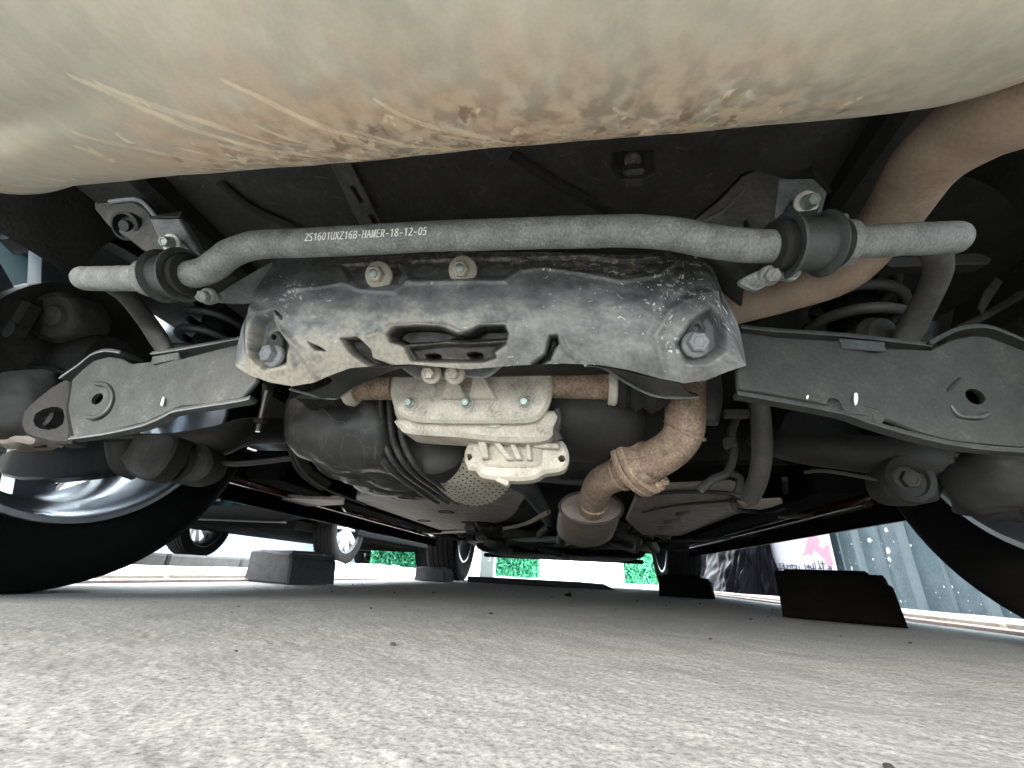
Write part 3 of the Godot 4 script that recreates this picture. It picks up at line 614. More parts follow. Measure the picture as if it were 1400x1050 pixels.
	for s in 34:                                        # long thrown streaks, thick in the middle
		var big := s < 11
		var x := (rng.randf_range(0.30, 0.60) if big else rng.randf_range(0.30, 0.72)) * W
		var y := rng.randf_range(0.597, 0.655) * H
		var l := rng.randf_range(90, 190) if big else rng.randf_range(20, 80)
		var wd := rng.randf_range(1.4, 3.2) if big else rng.randf_range(1.0, 2.6)
		var an := rng.randf_range(2.3, 2.62)
		var al := rng.randf_range(0.7, 1.5)
		var wob := rng.randf() * 6.0
		for k in int(l):
			var u := float(k) / l
			var cx := x + cos(an) * k + sin(k * 0.04 + wob) * 4.0
			var cy := y + sin(an) * k * 0.9
			var ww := wd * (0.25 + 1.2 * pow(sin(clampf(u, 0.02, 0.98) * PI * 0.85), 1.5)) * (0.9 + 0.15 * sin(k * 0.13 + wob))
			for q in range(-int(ww * 1.6), int(ww * 1.6) + 1):
				for q2 in 2:
					var pu := clampi(int(cx) + q2, 0, W - 1)
					var pw := clampi(int(cy) + q, 0, H - 1)
					im.set_pixel(pu, pw, im.get_pixel(pu, pw).lerp(cream, clampf(al * (0.34 + 0.10 * sin(k * 0.11 + wob)), 0.0, 1.0) * 0.6))
	for s in 46:                                        # hairline scratches, all thrown the same way
		var x := rng.randf_range(0.25, 0.75) * W
		var y := rng.randf_range(0.595, 0.66) * H
		var an := rng.randf_range(2.3, 2.65)
		var al := rng.randf_range(0.12, 0.38)
		var n := int(rng.randf_range(25, 90))
		for k in n:
			an += rng.randfn() * 0.012
			x += cos(an)
			y += sin(an)
			var fade := al * sin(PI * (k + 0.5) / n)
			var pu := clampi(int(x), 0, W - 1)
			var pw := clampi(int(y), 0, H - 1)
			im.set_pixel(pu, pw, im.get_pixel(pu, pw).lerp(cream if s % 4 else brown, fade))
	var m := StandardMaterial3D.new()
	m.resource_name = "weathered_muffler_steel"
	im.generate_mipmaps()
	m.albedo_texture = ImageTexture.create_from_image(im)
	m.roughness = 0.62
	m.metallic = 0.0
	var mu := part(suv, "muffler", g, m, "large olive grey muffler with a tan splash stain", 180.0)
	part(mu, "left_end_lip", tube(lip_loop(x0 + 0.058), 0.003, 8, 2), M.alu)

func lip_loop(x: float) -> Array:
	var o := []
	for k in 61:
		var a := TAU * k / 60
		o.append(V(x, 0.401 + signf(sin(a)) * pow(absf(sin(a)), 0.851) * 0.126, 0.505 + signf(cos(a)) * pow(absf(cos(a)), 0.851) * 0.156))
	return o

# ---------------------------------------------------------------- rear crossmember
func zs(y: float) -> float:
	return maxf(0.17, 0.232 - (0.035 if y < 0.30 else 0.012) * pow((y - 0.30) / 0.065, 2.0))

func smooth2(p: PackedVector2Array) -> PackedVector2Array:
	var o := PackedVector2Array()
	for i in p.size():
		for k in 4:
			o.append(p[i].cubic_interpolate(p[(i + 1) % p.size()], p[(i - 1 + p.size()) % p.size()], p[(i + 2) % p.size()], k / 4.0))
	return o

func lerp_line(l: PackedVector2Array, x: float) -> float:
	for i in l.size() - 1:
		if x <= l[i + 1].x:
			return lerpf(l[i].y, l[i + 1].y, clampf((x - l[i].x) / maxf(l[i + 1].x - l[i].x, 1e-6), 0.0, 1.0))
	return l[l.size() - 1].y

func crossmember_paint() -> StandardMaterial3D:      # blue-grey paint, dried mud low on the left and on the ledge, chips and scrapes; the pale belly band is a painted highlight
	var W := 2048
	var H := 512
	var im := Image.create(W, H, false, Image.FORMAT_RGB8)
	var n1 := noise(611, 0.006)
	var n2 := noise(612, 0.05, FastNoiseLite.TYPE_SIMPLEX, 4)
	var n3 := noise(613, 0.018, FastNoiseLite.TYPE_SIMPLEX, 5)
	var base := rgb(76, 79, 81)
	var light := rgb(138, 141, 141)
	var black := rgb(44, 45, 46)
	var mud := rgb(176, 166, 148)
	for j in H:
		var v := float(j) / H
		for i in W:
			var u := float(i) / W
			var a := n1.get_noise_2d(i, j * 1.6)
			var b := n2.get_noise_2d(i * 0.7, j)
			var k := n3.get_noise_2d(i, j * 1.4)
			var c := base.lerp(light, clampf(0.30 + 0.5 * exp(-pow((v - 0.68) / 0.22, 2.0)) - 0.2 * clampf(u - 0.45, 0.0, 0.5) + a * 0.55 + b * 0.14 + n2.get_noise_2d(i * 0.4, j * 0.1) * 0.08, 0.0, 1.0))  # pale belly band is a highlight painted into the colour; darker towards the right
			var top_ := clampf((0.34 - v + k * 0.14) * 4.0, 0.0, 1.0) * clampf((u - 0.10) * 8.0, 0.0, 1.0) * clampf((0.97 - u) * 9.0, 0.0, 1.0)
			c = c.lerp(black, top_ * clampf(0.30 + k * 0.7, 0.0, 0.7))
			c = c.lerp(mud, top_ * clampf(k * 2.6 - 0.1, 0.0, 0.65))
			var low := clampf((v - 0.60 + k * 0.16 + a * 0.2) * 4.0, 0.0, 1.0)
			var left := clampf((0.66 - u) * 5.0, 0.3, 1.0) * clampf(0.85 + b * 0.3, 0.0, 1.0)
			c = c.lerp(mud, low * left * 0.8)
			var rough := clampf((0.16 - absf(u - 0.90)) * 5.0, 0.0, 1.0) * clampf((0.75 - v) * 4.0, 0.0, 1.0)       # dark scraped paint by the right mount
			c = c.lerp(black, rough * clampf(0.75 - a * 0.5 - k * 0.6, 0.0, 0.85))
			im.set_pixel(i, j, c)
	var rng := RandomNumberGenerator.new()
	rng.seed = 77
	var spots := [[0.10, 0.42, 0.03, 0.10, 34], [0.90, 0.30, 0.045, 0.20, 150], [0.86, 0.60, 0.05, 0.16, 70], [0.78, 0.22, 0.09, 0.08, 90], [0.46, 0.42, 0.24, 0.16, 40], [0.5, 0.5, 0.5, 0.4, 150], [0.12, 0.40, 0.02, 0.05, 30], [0.86, 0.80, 0.04, 0.06, 24]]
	for s in spots:
		for k in s[4]:
			var x: float = (s[0] + rng.randfn() * s[2]) * W
			var y: float = (s[1] + rng.randfn() * s[3]) * H
			var l := 1.5 + pow(rng.randf(), 3.0) * 26.0
			var an := rng.randf_range(-1.6, 0.9)
			var wd := 1.0 + pow(rng.randf(), 3.0) * 5.0
			var al := rng.randf_range(0.35, 0.95)
			for q in int(l):
				for e in range(-int(wd), int(wd) + 1):
					var px := clampi(int(x + cos(an) * q - sin(an) * e), 0, W - 1)
					var py := clampi(int(y + sin(an) * q + cos(an) * e), 0, H - 1)
					im.set_pixel(px, py, im.get_pixel(px, py).lerp(rgb(226, 226, 220), al))
	im.generate_mipmaps()
	var m := StandardMaterial3D.new()
	m.resource_name = "scuffed_crossmember_paint"
	m.albedo_texture = ImageTexture.create_from_image(im)
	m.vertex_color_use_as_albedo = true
	m.roughness = 0.42
	return m

func crossmember() -> void:
	# the outline folds back at the flanges; keep it single-valued in x
	var top := xy([V(-0.2502,0.2488,0.2103), V(-0.241,0.2716,0.2253), V(-0.236,0.2907,0.2313), V(-0.2354,0.3084,0.2318), V(-0.2412,0.3312,0.2292), V(-0.2469,0.3586,0.2223), V(-0.2386,0.3775,0.215), V(-0.203,0.3859,0.211), V(-0.1446,0.3764,0.2154), V(-0.0099,0.3754,0.2159), V(0.0845,0.3644,0.2202), V(0.1495,0.3532,0.224), V(0.1981,0.3538,0.2238), V(0.2236,0.3458,0.226), V(0.2296,0.3287,0.2297), V(0.2321,0.3006,0.232), V(0.2384,0.2846,0.23), V(0.2446,0.2709,0.225), V(0.2489,0.2555,0.2156), V(0.2536,0.2423,0.2044)])
	var bot := xy([V(-0.251,0.2465,0.2083), V(-0.238,0.2387,0.2009), V(-0.2153,0.2328,0.1946), V(-0.1915,0.2298,0.1912), V(-0.1655,0.2324,0.1942), V(-0.1404,0.2389,0.2011), V(-0.1217,0.2432,0.2053), V(-0.0902,0.2445,0.2065), V(-0.0595,0.2452,0.2071), V(-0.0007,0.2407,0.2029), V(0.0427,0.2429,0.205), V(0.0915,0.2439,0.2059), V(0.1254,0.2424,0.2045), V(0.1522,0.2385,0.2007), V(0.1789,0.2327,0.1945), V(0.2022,0.2291,0.1904), V(0.2212,0.2309,0.1925), V(0.2391,0.2366,0.1987), V(0.2539,0.2403,0.2025)])
	var recess := []    # polygon, depth, edge width
	recess.append([xy([V(-0.0787,0.2692,0.2241), V(-0.0718,0.2749,0.2268), V(-0.0494,0.2763,0.2273), V(-0.0273,0.2737,0.2263), V(-0.0093,0.2664,0.2226), V(0.0016,0.2686,0.2238), V(0.0124,0.2734,0.2261), V(0.0357,0.2734,0.2261), V(0.0384,0.2684,0.2237), V(0.0368,0.2636,0.221), V(0.0013,0.2626,0.2204), V(-0.0188,0.2648,0.2217), V(-0.0351,0.2621,0.2201), V(-0.0664,0.2615,0.2197), V(-0.0767,0.2642,0.2214)]), 0.028, 0.0016, 1])
	recess.append([xy([V(-0.0802,0.2705,0.2248), V(-0.0718,0.2769,0.2276), V(-0.0479,0.2776,0.2278), V(-0.0258,0.2757,0.2271), V(-0.0085,0.2688,0.224), V(0.0016,0.2711,0.2251), V(0.0124,0.2759,0.2272), V(0.0371,0.2753,0.2269), V(0.0405,0.2677,0.2234), V(0.0381,0.2595,0.2184), V(0.0264,0.2529,0.2136), V(0.0275,0.2485,0.21), V(0.0143,0.2454,0.2073), V(-0.0309,0.246,0.2078), V(-0.0576,0.2474,0.2091), V(-0.0636,0.2591,0.2181), V(-0.0783,0.263,0.2206)]), 0.007, 0.0015, 4])
	recess.append([xy([V(-0.0607,0.2578,0.2173), V(-0.0278,0.2608,0.2192), V(0.0367,0.2607,0.2192), V(0.0237,0.2541,0.2145), V(0.0262,0.2496,0.2109), V(0.0145,0.2465,0.2083), V(-0.0293,0.2471,0.2088), V(-0.0544,0.2485,0.21)]), 0.013, 0.002, 4])
	recess.append([smooth2(xy([V(-0.0465,0.2518,0.2128), V(-0.0381,0.2534,0.214), V(-0.0308,0.2521,0.213), V(-0.0319,0.2493,0.2107), V(-0.0401,0.2489,0.2103)])), 0.03, 0.0008, 1])
	recess.append([smooth2(xy([V(-0.0038,0.2523,0.2131), V(0.0043,0.2538,0.2143), V(0.0121,0.2526,0.2134), V(0.0111,0.2493,0.2107), V(0.0017,0.2488,0.2103)])), 0.03, 0.0008, 1])
	recess.append([xy([V(-0.1295,0.2671,0.2231), V(-0.1116,0.268,0.2235), V(-0.0987,0.2573,0.2169), V(-0.0983,0.2503,0.2115), V(-0.0779,0.2443,0.2063), V(-0.0877,0.2417,0.2038), V(-0.1054,0.2458,0.2077), V(-0.1207,0.2553,0.2154)]), 0.018, 0.002, 2])
	recess.append([xy([V(0.0797,0.265,0.2219), V(0.0865,0.2655,0.2221), V(0.0877,0.2586,0.2178), V(0.0836,0.2542,0.2146), V(0.0792,0.2467,0.2084), V(0.0694,0.2425,0.2047), V(0.0611,0.2437,0.2058), V(0.0746,0.251,0.2121), V(0.0768,0.2576,0.2171)]), 0.018, 0.002, 1])
	recess.append([xy([V(-0.1645,0.2647,0.2217), V(-0.153,0.2607,0.2192), V(-0.1456,0.2569,0.2166), V(-0.1581,0.2583,0.2176)]), 0.012, 0.0012, 1])
	recess.append([xy([V(-0.2532,0.3308,0.2293), V(-0.2478,0.3305,0.2294), V(-0.2365,0.3203,0.2308), V(-0.2375,0.3183,0.231)]), 0.012, 0.001, 1])
	recess.append([xy([V(-0.2069,0.2981,0.232), V(-0.2036,0.2979,0.232), V(-0.1935,0.2893,0.231), V(-0.1948,0.287,0.2306)]), 0.012, 0.001, 1])
	recess.append([xy([V(-0.2264,0.2888,0.231), V(-0.2101,0.2973,0.2319), V(-0.188,0.2639,0.2212), V(-0.1946,0.2475,0.2092), V(-0.2193,0.2431,0.2052), V(-0.2314,0.2522,0.2131), V(-0.2302,0.27,0.2245)]), 0.017, 0.006, 0])
	recess.append([xy([V(0.1931,0.2566,0.2164), V(0.2053,0.2732,0.226), V(0.2242,0.2838,0.2298), V(0.233,0.2724,0.2257), V(0.2352,0.2516,0.2126), V(0.2225,0.2432,0.2053), V(0.2036,0.2429,0.205)]), 0.014, 0.006, 0])
	recess.append([xy([V(-0.1507,0.3619,0.2211), V(-0.1218,0.3623,0.221), V(-0.0825,0.3563,0.223), V(-0.0728,0.3408,0.2273), V(-0.0749,0.3258,0.2301), V(-0.1095,0.3217,0.2307), V(-0.1305,0.3334,0.2288)]), 0.005, 0.0035, 3])
	recess.append([xy([V(-0.0756,0.3638,0.2204), V(0.0394,0.3591,0.2221), V(0.0536,0.3527,0.2241), V(0.0469,0.3415,0.2271), V(0.0345,0.3295,0.2295), V(-0.033,0.3295,0.2295), V(-0.0648,0.3336,0.2288)]), 0.005, 0.004, 3])
	recess.append([xy([V(0.0547,0.3577,0.2225), V(0.1066,0.3557,0.2232), V(0.1557,0.3445,0.2264), V(0.1834,0.3468,0.2258), V(0.1677,0.327,0.2299), V(0.1472,0.3225,0.2306), V(0.0992,0.3377,0.228), V(0.0703,0.3443,0.2264)]), 0.006, 0.004, 3])
	var ridges := []    # polyline, half width, height
	ridges.append([xy([V(-0.2309,0.3026,0.232), V(-0.2044,0.285,0.2301), V(-0.1829,0.2663,0.2226), V(-0.1675,0.2513,0.2123), V(-0.1615,0.2385,0.2007)]), 0.0035, 0.004])
	ridges.append([xy([V(-0.1938,0.3242,0.2303), V(-0.1596,0.3265,0.23), V(-0.1365,0.3316,0.2292), V(-0.1154,0.32,0.2309), V(-0.0766,0.3151,0.2314), V(-0.0639,0.3293,0.2296)]), 0.003, 0.003])
	ridges.append([xy([V(-0.0635,0.3272,0.2299), V(0.035,0.3234,0.2304), V(0.0501,0.3368,0.2281), V(0.0719,0.3397,0.2275), V(0.1132,0.3285,0.2297), V(0.1468,0.317,0.2312), V(0.1805,0.3223,0.2306), V(0.2035,0.3452,0.2262)]), 0.003, 0.003])
	ridges.append([xy([V(0.1814,0.2412,0.2034), V(0.1739,0.2624,0.2203), V(0.1868,0.2831,0.2296), V(0.2162,0.2982,0.232), V(0.2321,0.3006,0.232)]), 0.004, 0.004])
	ridges.append([xy([V(-0.0794,0.2771,0.2277), V(-0.042,0.2781,0.228), V(-0.0185,0.2755,0.227), V(0.0015,0.2662,0.2225), V(0.0159,0.2759,0.2272), V(0.0371,0.2766,0.2275)]), 0.002, 0.002])
	ridges.append([xy([V(-0.0575,0.2601,0.2188), V(-0.0204,0.2618,0.2199), V(0.0012,0.2602,0.2189), V(0.0368,0.2618,0.2199)]), 0.0016, 0.004])
	ridges.append([xy([V(-0.0985,0.2684,0.2237), V(-0.087,0.2713,0.2252), V(-0.0686,0.2616,0.2198), V(-0.0601,0.2509,0.212)]), 0.002, 0.002])
	ridges.append([xy([V(0.0885,0.2631,0.2207), V(0.0951,0.2529,0.2136), V(0.1052,0.2463,0.2081)]), 0.002, 0.003])
	var boxes := []
	for r in recess:
		var b := Rect2(r[0][0], Vector2.ZERO)
		for q in r[0]:
			b = b.expand(q)
		boxes.append(b.grow(0.012))
	var n1 := noise(601, 14.0)
	var n2 := noise(602, 60.0, FastNoiseLite.TYPE_SIMPLEX, 3)
	var g := Geo.new()
	var nu := 460
	var nv := 150
	var xa: float = top[0].x
	var xb: float = top[top.size() - 1].x
	var away := V(0, 0.42, -0.9).normalized()
	for i in nu + 1:
		var x := lerpf(xa, xb, float(i) / nu)
		var yt := lerp_line(top, x)
		var yb := lerp_line(bot, x)
		for j in nv + 1:
			var q := Vector2(x, lerpf(yt, yb, float(j) / nv))
			var d := 0.0
			var paint := 0.0
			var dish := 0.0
			var wear_highlight := 0.0
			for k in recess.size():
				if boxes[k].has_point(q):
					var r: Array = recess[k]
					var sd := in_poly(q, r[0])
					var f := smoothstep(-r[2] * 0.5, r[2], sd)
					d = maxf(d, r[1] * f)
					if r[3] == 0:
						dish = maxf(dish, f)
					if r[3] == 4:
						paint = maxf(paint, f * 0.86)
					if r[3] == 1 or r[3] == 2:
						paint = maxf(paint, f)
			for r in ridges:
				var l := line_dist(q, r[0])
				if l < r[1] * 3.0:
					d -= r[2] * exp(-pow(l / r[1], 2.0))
					wear_highlight = maxf(wear_highlight, exp(-pow(l / (r[1] * 0.45), 2.0)))
			d += n1.get_noise_2d(x, q.y) * 0.0022 + n2.get_noise_2d(x, q.y) * 0.0005
			var p := V(x, q.y, zs(q.y)) + away * d
			g.v.append(p)
			g.uv.append(Vector2(float(i) / nu, float(j) / nv))
			g.col.append(Color.WHITE.lerp(Color(1.9, 1.9, 1.85), wear_highlight * 0.7).lerp(Color(0.04, 0.04, 0.04), paint).lerp(Color(0.42, 0.43, 0.45), dish * 0.8))  # ridges carry wear and painted fold highlights; openings and dishes darkened in colour
	for i in nu:
		for j in nv:
			var a := i * (nv + 1) + j
			g.quad(a, a + 1, a + nv + 2, a + nv + 1)
	g.fix(V(0.1, 0.06, 0.57))
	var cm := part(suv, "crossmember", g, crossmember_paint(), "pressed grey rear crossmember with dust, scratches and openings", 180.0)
	# box behind the pressing
	part(cm, "rear_box", rbox(V(0, 0.315, 0.15), V(0.21, 0.045, 0.045), 5.0), M.black)
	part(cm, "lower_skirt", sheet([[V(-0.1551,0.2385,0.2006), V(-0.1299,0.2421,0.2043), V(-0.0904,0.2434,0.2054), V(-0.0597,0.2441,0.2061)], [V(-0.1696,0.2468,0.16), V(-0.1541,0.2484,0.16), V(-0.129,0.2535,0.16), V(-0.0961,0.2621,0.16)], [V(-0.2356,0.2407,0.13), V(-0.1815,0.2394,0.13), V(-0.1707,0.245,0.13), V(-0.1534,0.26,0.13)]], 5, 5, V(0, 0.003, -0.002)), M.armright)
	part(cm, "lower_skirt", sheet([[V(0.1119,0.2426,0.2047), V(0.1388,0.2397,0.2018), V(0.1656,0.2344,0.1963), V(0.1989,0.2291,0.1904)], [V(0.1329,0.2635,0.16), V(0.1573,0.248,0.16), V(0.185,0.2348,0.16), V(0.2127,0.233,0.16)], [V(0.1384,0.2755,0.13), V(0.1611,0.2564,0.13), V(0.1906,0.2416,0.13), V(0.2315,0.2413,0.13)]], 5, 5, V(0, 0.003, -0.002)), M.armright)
	for q in [[V(-0.0977,0.338,0.2279), 1.0], [V(-0.0086,0.3398,0.2275), 1.1]]:
		var p: Vector3 = q[0] + V(0, -0.001, 0.003)
		var b := part(cm, "flange_bolt", bolt_geo(p, V(0.02, -0.5, 0.86), 0.0085, 0.014, 0.0145), M.alu)
		part(b, "bolt_tip", lathe(p, V(0.02, -0.5, 0.86), [Vector2(0.0045, 0.013), Vector2(0.0045, 0.0155), Vector2(0.003, 0.0165), Vector2(0, 0.0165)], 16), M.zinc)
	for q in [[V(-0.2101,0.2543,0.2147), V(-0.25, -0.15, 0.95), 0.0092], [V(0.2113,0.2562,0.2161), V(0.1, -0.25, 0.95), 0.0096]]:
		part(cm, "pivot_bolt", bolt_geo(q[0] + away * 0.009, q[1], q[2], 0.012, 0.0125), M.frame)
	var k := 0
	for q in [[V(-0.2188,0.2671,0.223), V(-0.2119,0.275,0.2268), V(-0.2037,0.2762,0.2273), V(-0.1991,0.2667,0.2228), V(-0.2046,0.253,0.2137), V(-0.2158,0.2484,0.2099), V(-0.2225,0.2545,0.2149)], [V(0.1963,0.2554,0.2156), V(0.2059,0.2708,0.2249), V(0.2122,0.2766,0.2275), V(0.2183,0.274,0.2264), V(0.2213,0.255,0.2152), V(0.2135,0.2448,0.2068), V(0.2008,0.246,0.2079)]]:
		var o := []
		for p in q:
			o.append(p + away * 0.0095)
		var c: Vector3 = [V(-0.2087,0.2709,0.225), V(0.2128,0.2695,0.2243)][k] + away * 0.0095
		k += 1
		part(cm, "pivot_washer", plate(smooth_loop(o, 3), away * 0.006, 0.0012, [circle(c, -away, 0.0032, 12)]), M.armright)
		part(cm, "washer_hole", lathe(c + away * 0.004, -away, [Vector2(0.0034, 0), Vector2(0.0034, -0.003), Vector2(0, -0.003)], 12), M.matt)
	part(cm, "skirt_edge", tube([V(0.1119,0.2424,0.205), V(0.132,0.2561,0.17), V(0.1604,0.2534,0.135), V(0.1906,0.2407,0.13), V(0.2313,0.2396,0.13)], 0.0016, 8, 5), M.frame)
	part(cm, "skirt_edge", tube([V(-0.2179,0.2401,0.16), V(-0.2027,0.2422,0.135), V(-0.1808,0.2404,0.13), V(-0.1691,0.2459,0.13), V(-0.1463,0.2573,0.14)], 0.0016, 8, 5), M.frame)
	part(cm, "corner_web", sheet([[V(-0.2794,0.3225,0.2306), V(-0.2616,0.3441,0.2265), V(-0.2415,0.3761,0.2156)], [V(-0.3068,0.3333,0.2), V(-0.2705,0.3317,0.2), V(-0.2423,0.3426,0.2)]], 5, 4, V(0, 0.002, -0.004)), M.frame)
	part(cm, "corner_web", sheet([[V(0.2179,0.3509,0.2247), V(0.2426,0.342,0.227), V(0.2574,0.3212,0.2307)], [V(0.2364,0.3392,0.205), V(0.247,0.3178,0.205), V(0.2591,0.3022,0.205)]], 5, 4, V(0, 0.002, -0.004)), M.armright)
	# lip bracket over the final drive, with two bolts
	var lb := part(cm, "lip_bracket", plate(smooth_loop([V(-0.0934,0.2697,0.17), V(-0.0738,0.2517,0.17), V(-0.0566,0.2454,0.17), V(-0.0088,0.2473,0.17), V(0.0108,0.247,0.17), V(0.0276,0.2656,0.17), V(0.0049,0.2731,0.17), V(-0.0691,0.2765,0.17)], 3), V(0, 0.002, -0.006), 0.002), M.frame)
	for c in [V(-0.0479,0.2503,0.174), V(-0.0223,0.2499,0.174)]:
		part(lb, "flange_bolt", bolt_geo(c, V(0, -0.35, 0.92), 0.0068, 0.013, 0.0112), M.alu)

# ---------------------------------------------------------------- lower arms
func arms() -> void:
	var ln := [V(-0.4551,0.2262,0.169), V(0.4526,0.2231,0.169)]
	var lo: Array = [V(-0.5113,0.2534,0.165), V(-0.5012,0.2667,0.166), V(-0.488,0.2786,0.168), V(-0.4664,0.2822,0.17), V(-0.4447,0.2782,0.171), V(-0.4256,0.2704,0.172), V(-0.3967,0.2713,0.175), V(-0.3966,0.2757,0.176), V(-0.3572,0.2776,0.18), V(-0.3528,0.2717,0.18), V(-0.2723,0.2865,0.188), V(-0.2572,0.2874,0.189), V(-0.2363,0.2381,0.189), V(-0.2494,0.2174,0.188), V(-0.293,0.2128,0.183), V(-0.3286,0.2115,0.18), V(-0.3415,0.2071,0.178), V(-0.3698,0.1948,0.174), V(-0.4236,0.1845,0.168), V(-0.4678,0.1782,0.165), V(-0.4966,0.2144,0.164)]
	var hole := circle(ln[0], V(0, 0, 1), 0.0072, 14)
	var la := part(suv, "lower_arm", plate(lo, V(0, 0.0, -0.004), 0.0015, [hole]), M.arm, "left grey lower control arm plate", 30.0)
	flange(la, [V(-0.4701,0.1802,0.164), V(-0.4249,0.1848,0.167), V(-0.3702,0.1934,0.173), V(-0.3412,0.204,0.177), V(-0.3283,0.2084,0.179), V(-0.2488,0.2157,0.188), V(-0.2361,0.2186,0.189)], V(0, -0.003, 0.0035), V(0.0, -0.0005, -0.012))
	flange(la, [V(-0.5219,0.249,0.164), V(-0.5007,0.2657,0.166), V(-0.4875,0.2776,0.168), V(-0.4664,0.2822,0.17), V(-0.4426,0.2782,0.171)], V(0, 0.004, 0.006), V(0.0, 0.003, -0.03))
	flange(la, [V(-0.3975,0.2776,0.176), V(-0.3579,0.2796,0.18), V(-0.271,0.2872,0.19)], V(0, 0.002, 0.002), V(0.0, 0.003, -0.03))
	part(la, "hole_dark_backing", lathe(ln[0], V(0, 0, 1), [Vector2(0.009, -0.0042), Vector2(0.009, -0.02), Vector2(0, -0.02)], 14), M.blockdark)  # dark cup added behind each arm hole so no sky shows through
	part(la, "raised_rim", tube([V(-0.4634,0.2452,0.171), V(-0.4462,0.2413,0.171), V(-0.4323,0.2271,0.171), V(-0.4306,0.2116,0.171), V(-0.4409,0.2027,0.171), V(-0.4536,0.2027,0.171)], 0.003, 8, 5), M.arm)
	part(la, "slot_tab", plate([V(-0.3791,0.2085,0.1745), V(-0.3416,0.2172,0.1745), V(-0.3346,0.2136,0.1745), V(-0.341,0.2067,0.1745), V(-0.3692,0.1946,0.1745)], V(0, 0.001, -0.002), 0.0006), M.mid)
	part(la, "stamped_tab", plate([V(-0.3931,0.2757,0.1795), V(-0.3589,0.2808,0.1795), V(-0.3546,0.2749,0.1795), V(-0.355,0.2711,0.1795), V(-0.3874,0.265,0.1795)], V(0, 0, -0.002), 0.0008), M.arm)
	part(la, "white_chip", plate(smooth_loop([V(-0.3549,0.2228,0.1805), V(-0.3526,0.2219,0.1805), V(-0.3508,0.2131,0.1805), V(-0.3539,0.214,0.1805)], 2), V(0, 0, -0.001), 0.0002), M.print)
	var ro: Array = [V(0.2521,0.2798,0.196), V(0.2571,0.2788,0.196), V(0.2885,0.2757,0.193), V(0.3459,0.274,0.185), V(0.3475,0.2755,0.185), V(0.3888,0.2738,0.179), V(0.3885,0.2684,0.179), V(0.4287,0.2684,0.173), V(0.4505,0.2798,0.171), V(0.4726,0.2856,0.168), V(0.4871,0.2848,0.166), V(0.5142,0.2723,0.162), V(0.5351,0.2598,0.159), V(0.5053,0.1837,0.159), V(0.4789,0.1775,0.162), V(0.4502,0.1786,0.166), V(0.4188,0.1807,0.171), V(0.3973,0.1861,0.174), V(0.3708,0.1969,0.179), V(0.3375,0.2012,0.184), V(0.3312,0.2063,0.185), V(0.2773,0.2151,0.193), V(0.2454,0.2197,0.196)]
	var rh := circle(ln[1], V(0, 0, 1), 0.0075, 14)
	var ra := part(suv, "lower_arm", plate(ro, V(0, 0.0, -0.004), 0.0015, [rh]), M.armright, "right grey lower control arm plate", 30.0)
	flange(ra, [V(0.2438,0.2169,0.196), V(0.2767,0.2116,0.193), V(0.3304,0.2029,0.185), V(0.3489,0.1965,0.182), V(0.3748,0.1887,0.178), V(0.4132,0.1807,0.171), V(0.4497,0.1773,0.166), V(0.4911,0.1769,0.16)], V(0, -0.003, 0.0035), V(0.0, -0.0005, -0.012))
	flange(ra, [V(0.2565,0.2793,0.198), V(0.2888,0.2773,0.193), V(0.3475,0.2755,0.185), V(0.3896,0.2723,0.179), V(0.4289,0.2692,0.173)], V(0, 0.002, 0.002), V(0.0, 0.003, -0.03))
	flange(ra, [V(0.425,0.2664,0.174), V(0.4507,0.2806,0.171), V(0.4729,0.2864,0.168), V(0.4895,0.2847,0.166), V(0.5165,0.2707,0.162), V(0.5346,0.2583,0.159)], V(0, 0.004, 0.006), V(0.0, 0.003, -0.03))
	part(ra, "hole_dark_backing", lathe(ln[1], V(0, 0, 1), [Vector2(0.009, -0.0042), Vector2(0.009, -0.02), Vector2(0, -0.02)], 14), M.blockdark)
	part(ra, "stamped_tab", plate([V(0.3468,0.276,0.1855), V(0.3842,0.2711,0.1855), V(0.3827,0.2612,0.1855), V(0.3461,0.2652,0.1855)], V(0, 0, -0.002), 0.0008), M.arm)
	part(ra, "raised_rim", tube([V(0.4292,0.2134,0.171), V(0.4331,0.2045,0.171), V(0.4483,0.2032,0.171), V(0.4561,0.2065,0.171)], 0.0022, 8, 5), M.arm)
	part(ra, "slot", plate(smooth_loop([V(0.4308,0.2288,0.1725), V(0.4437,0.2401,0.1725), V(0.4447,0.2379,0.1725), V(0.4326,0.2274,0.1725)], 2), V(0, 0, -0.001), 0.0003), M.black)
	part(ra, "slot_tab", plate([V(0.3295,0.2117,0.1815), V(0.3396,0.2166,0.1815), V(0.3632,0.2061,0.1815), V(0.3683,0.1994,0.1815), V(0.3631,0.1927,0.1815), V(0.3332,0.2021,0.1815)], V(0, 0.001, -0.002), 0.0006), M.mid)
	part(ra, "white_chip", plate(smooth_loop([V(0.3457,0.2199,0.187), V(0.3477,0.2185,0.187), V(0.346,0.2116,0.187), V(0.3434,0.2082,0.187), V(0.3436,0.2136,0.187)], 2), V(0, 0, -0.001), 0.0002), M.print)
	part(ra, "white_chip", plate(smooth_loop([V(0.3024,0.2145,0.194), V(0.3043,0.2152,0.194), V(0.303,0.2118,0.194), V(0.3018,0.2118,0.194)], 2), V(0, 0, -0.001), 0.0002), M.print)
	part(ra, "tab_hole", lathe(V(0.327,0.2095,0.1855), V(0, 0, 1), [Vector2(0.007, -0.001), Vector2(0.005, 0.0004), Vector2(0, 0.0004)], 14), M.black)
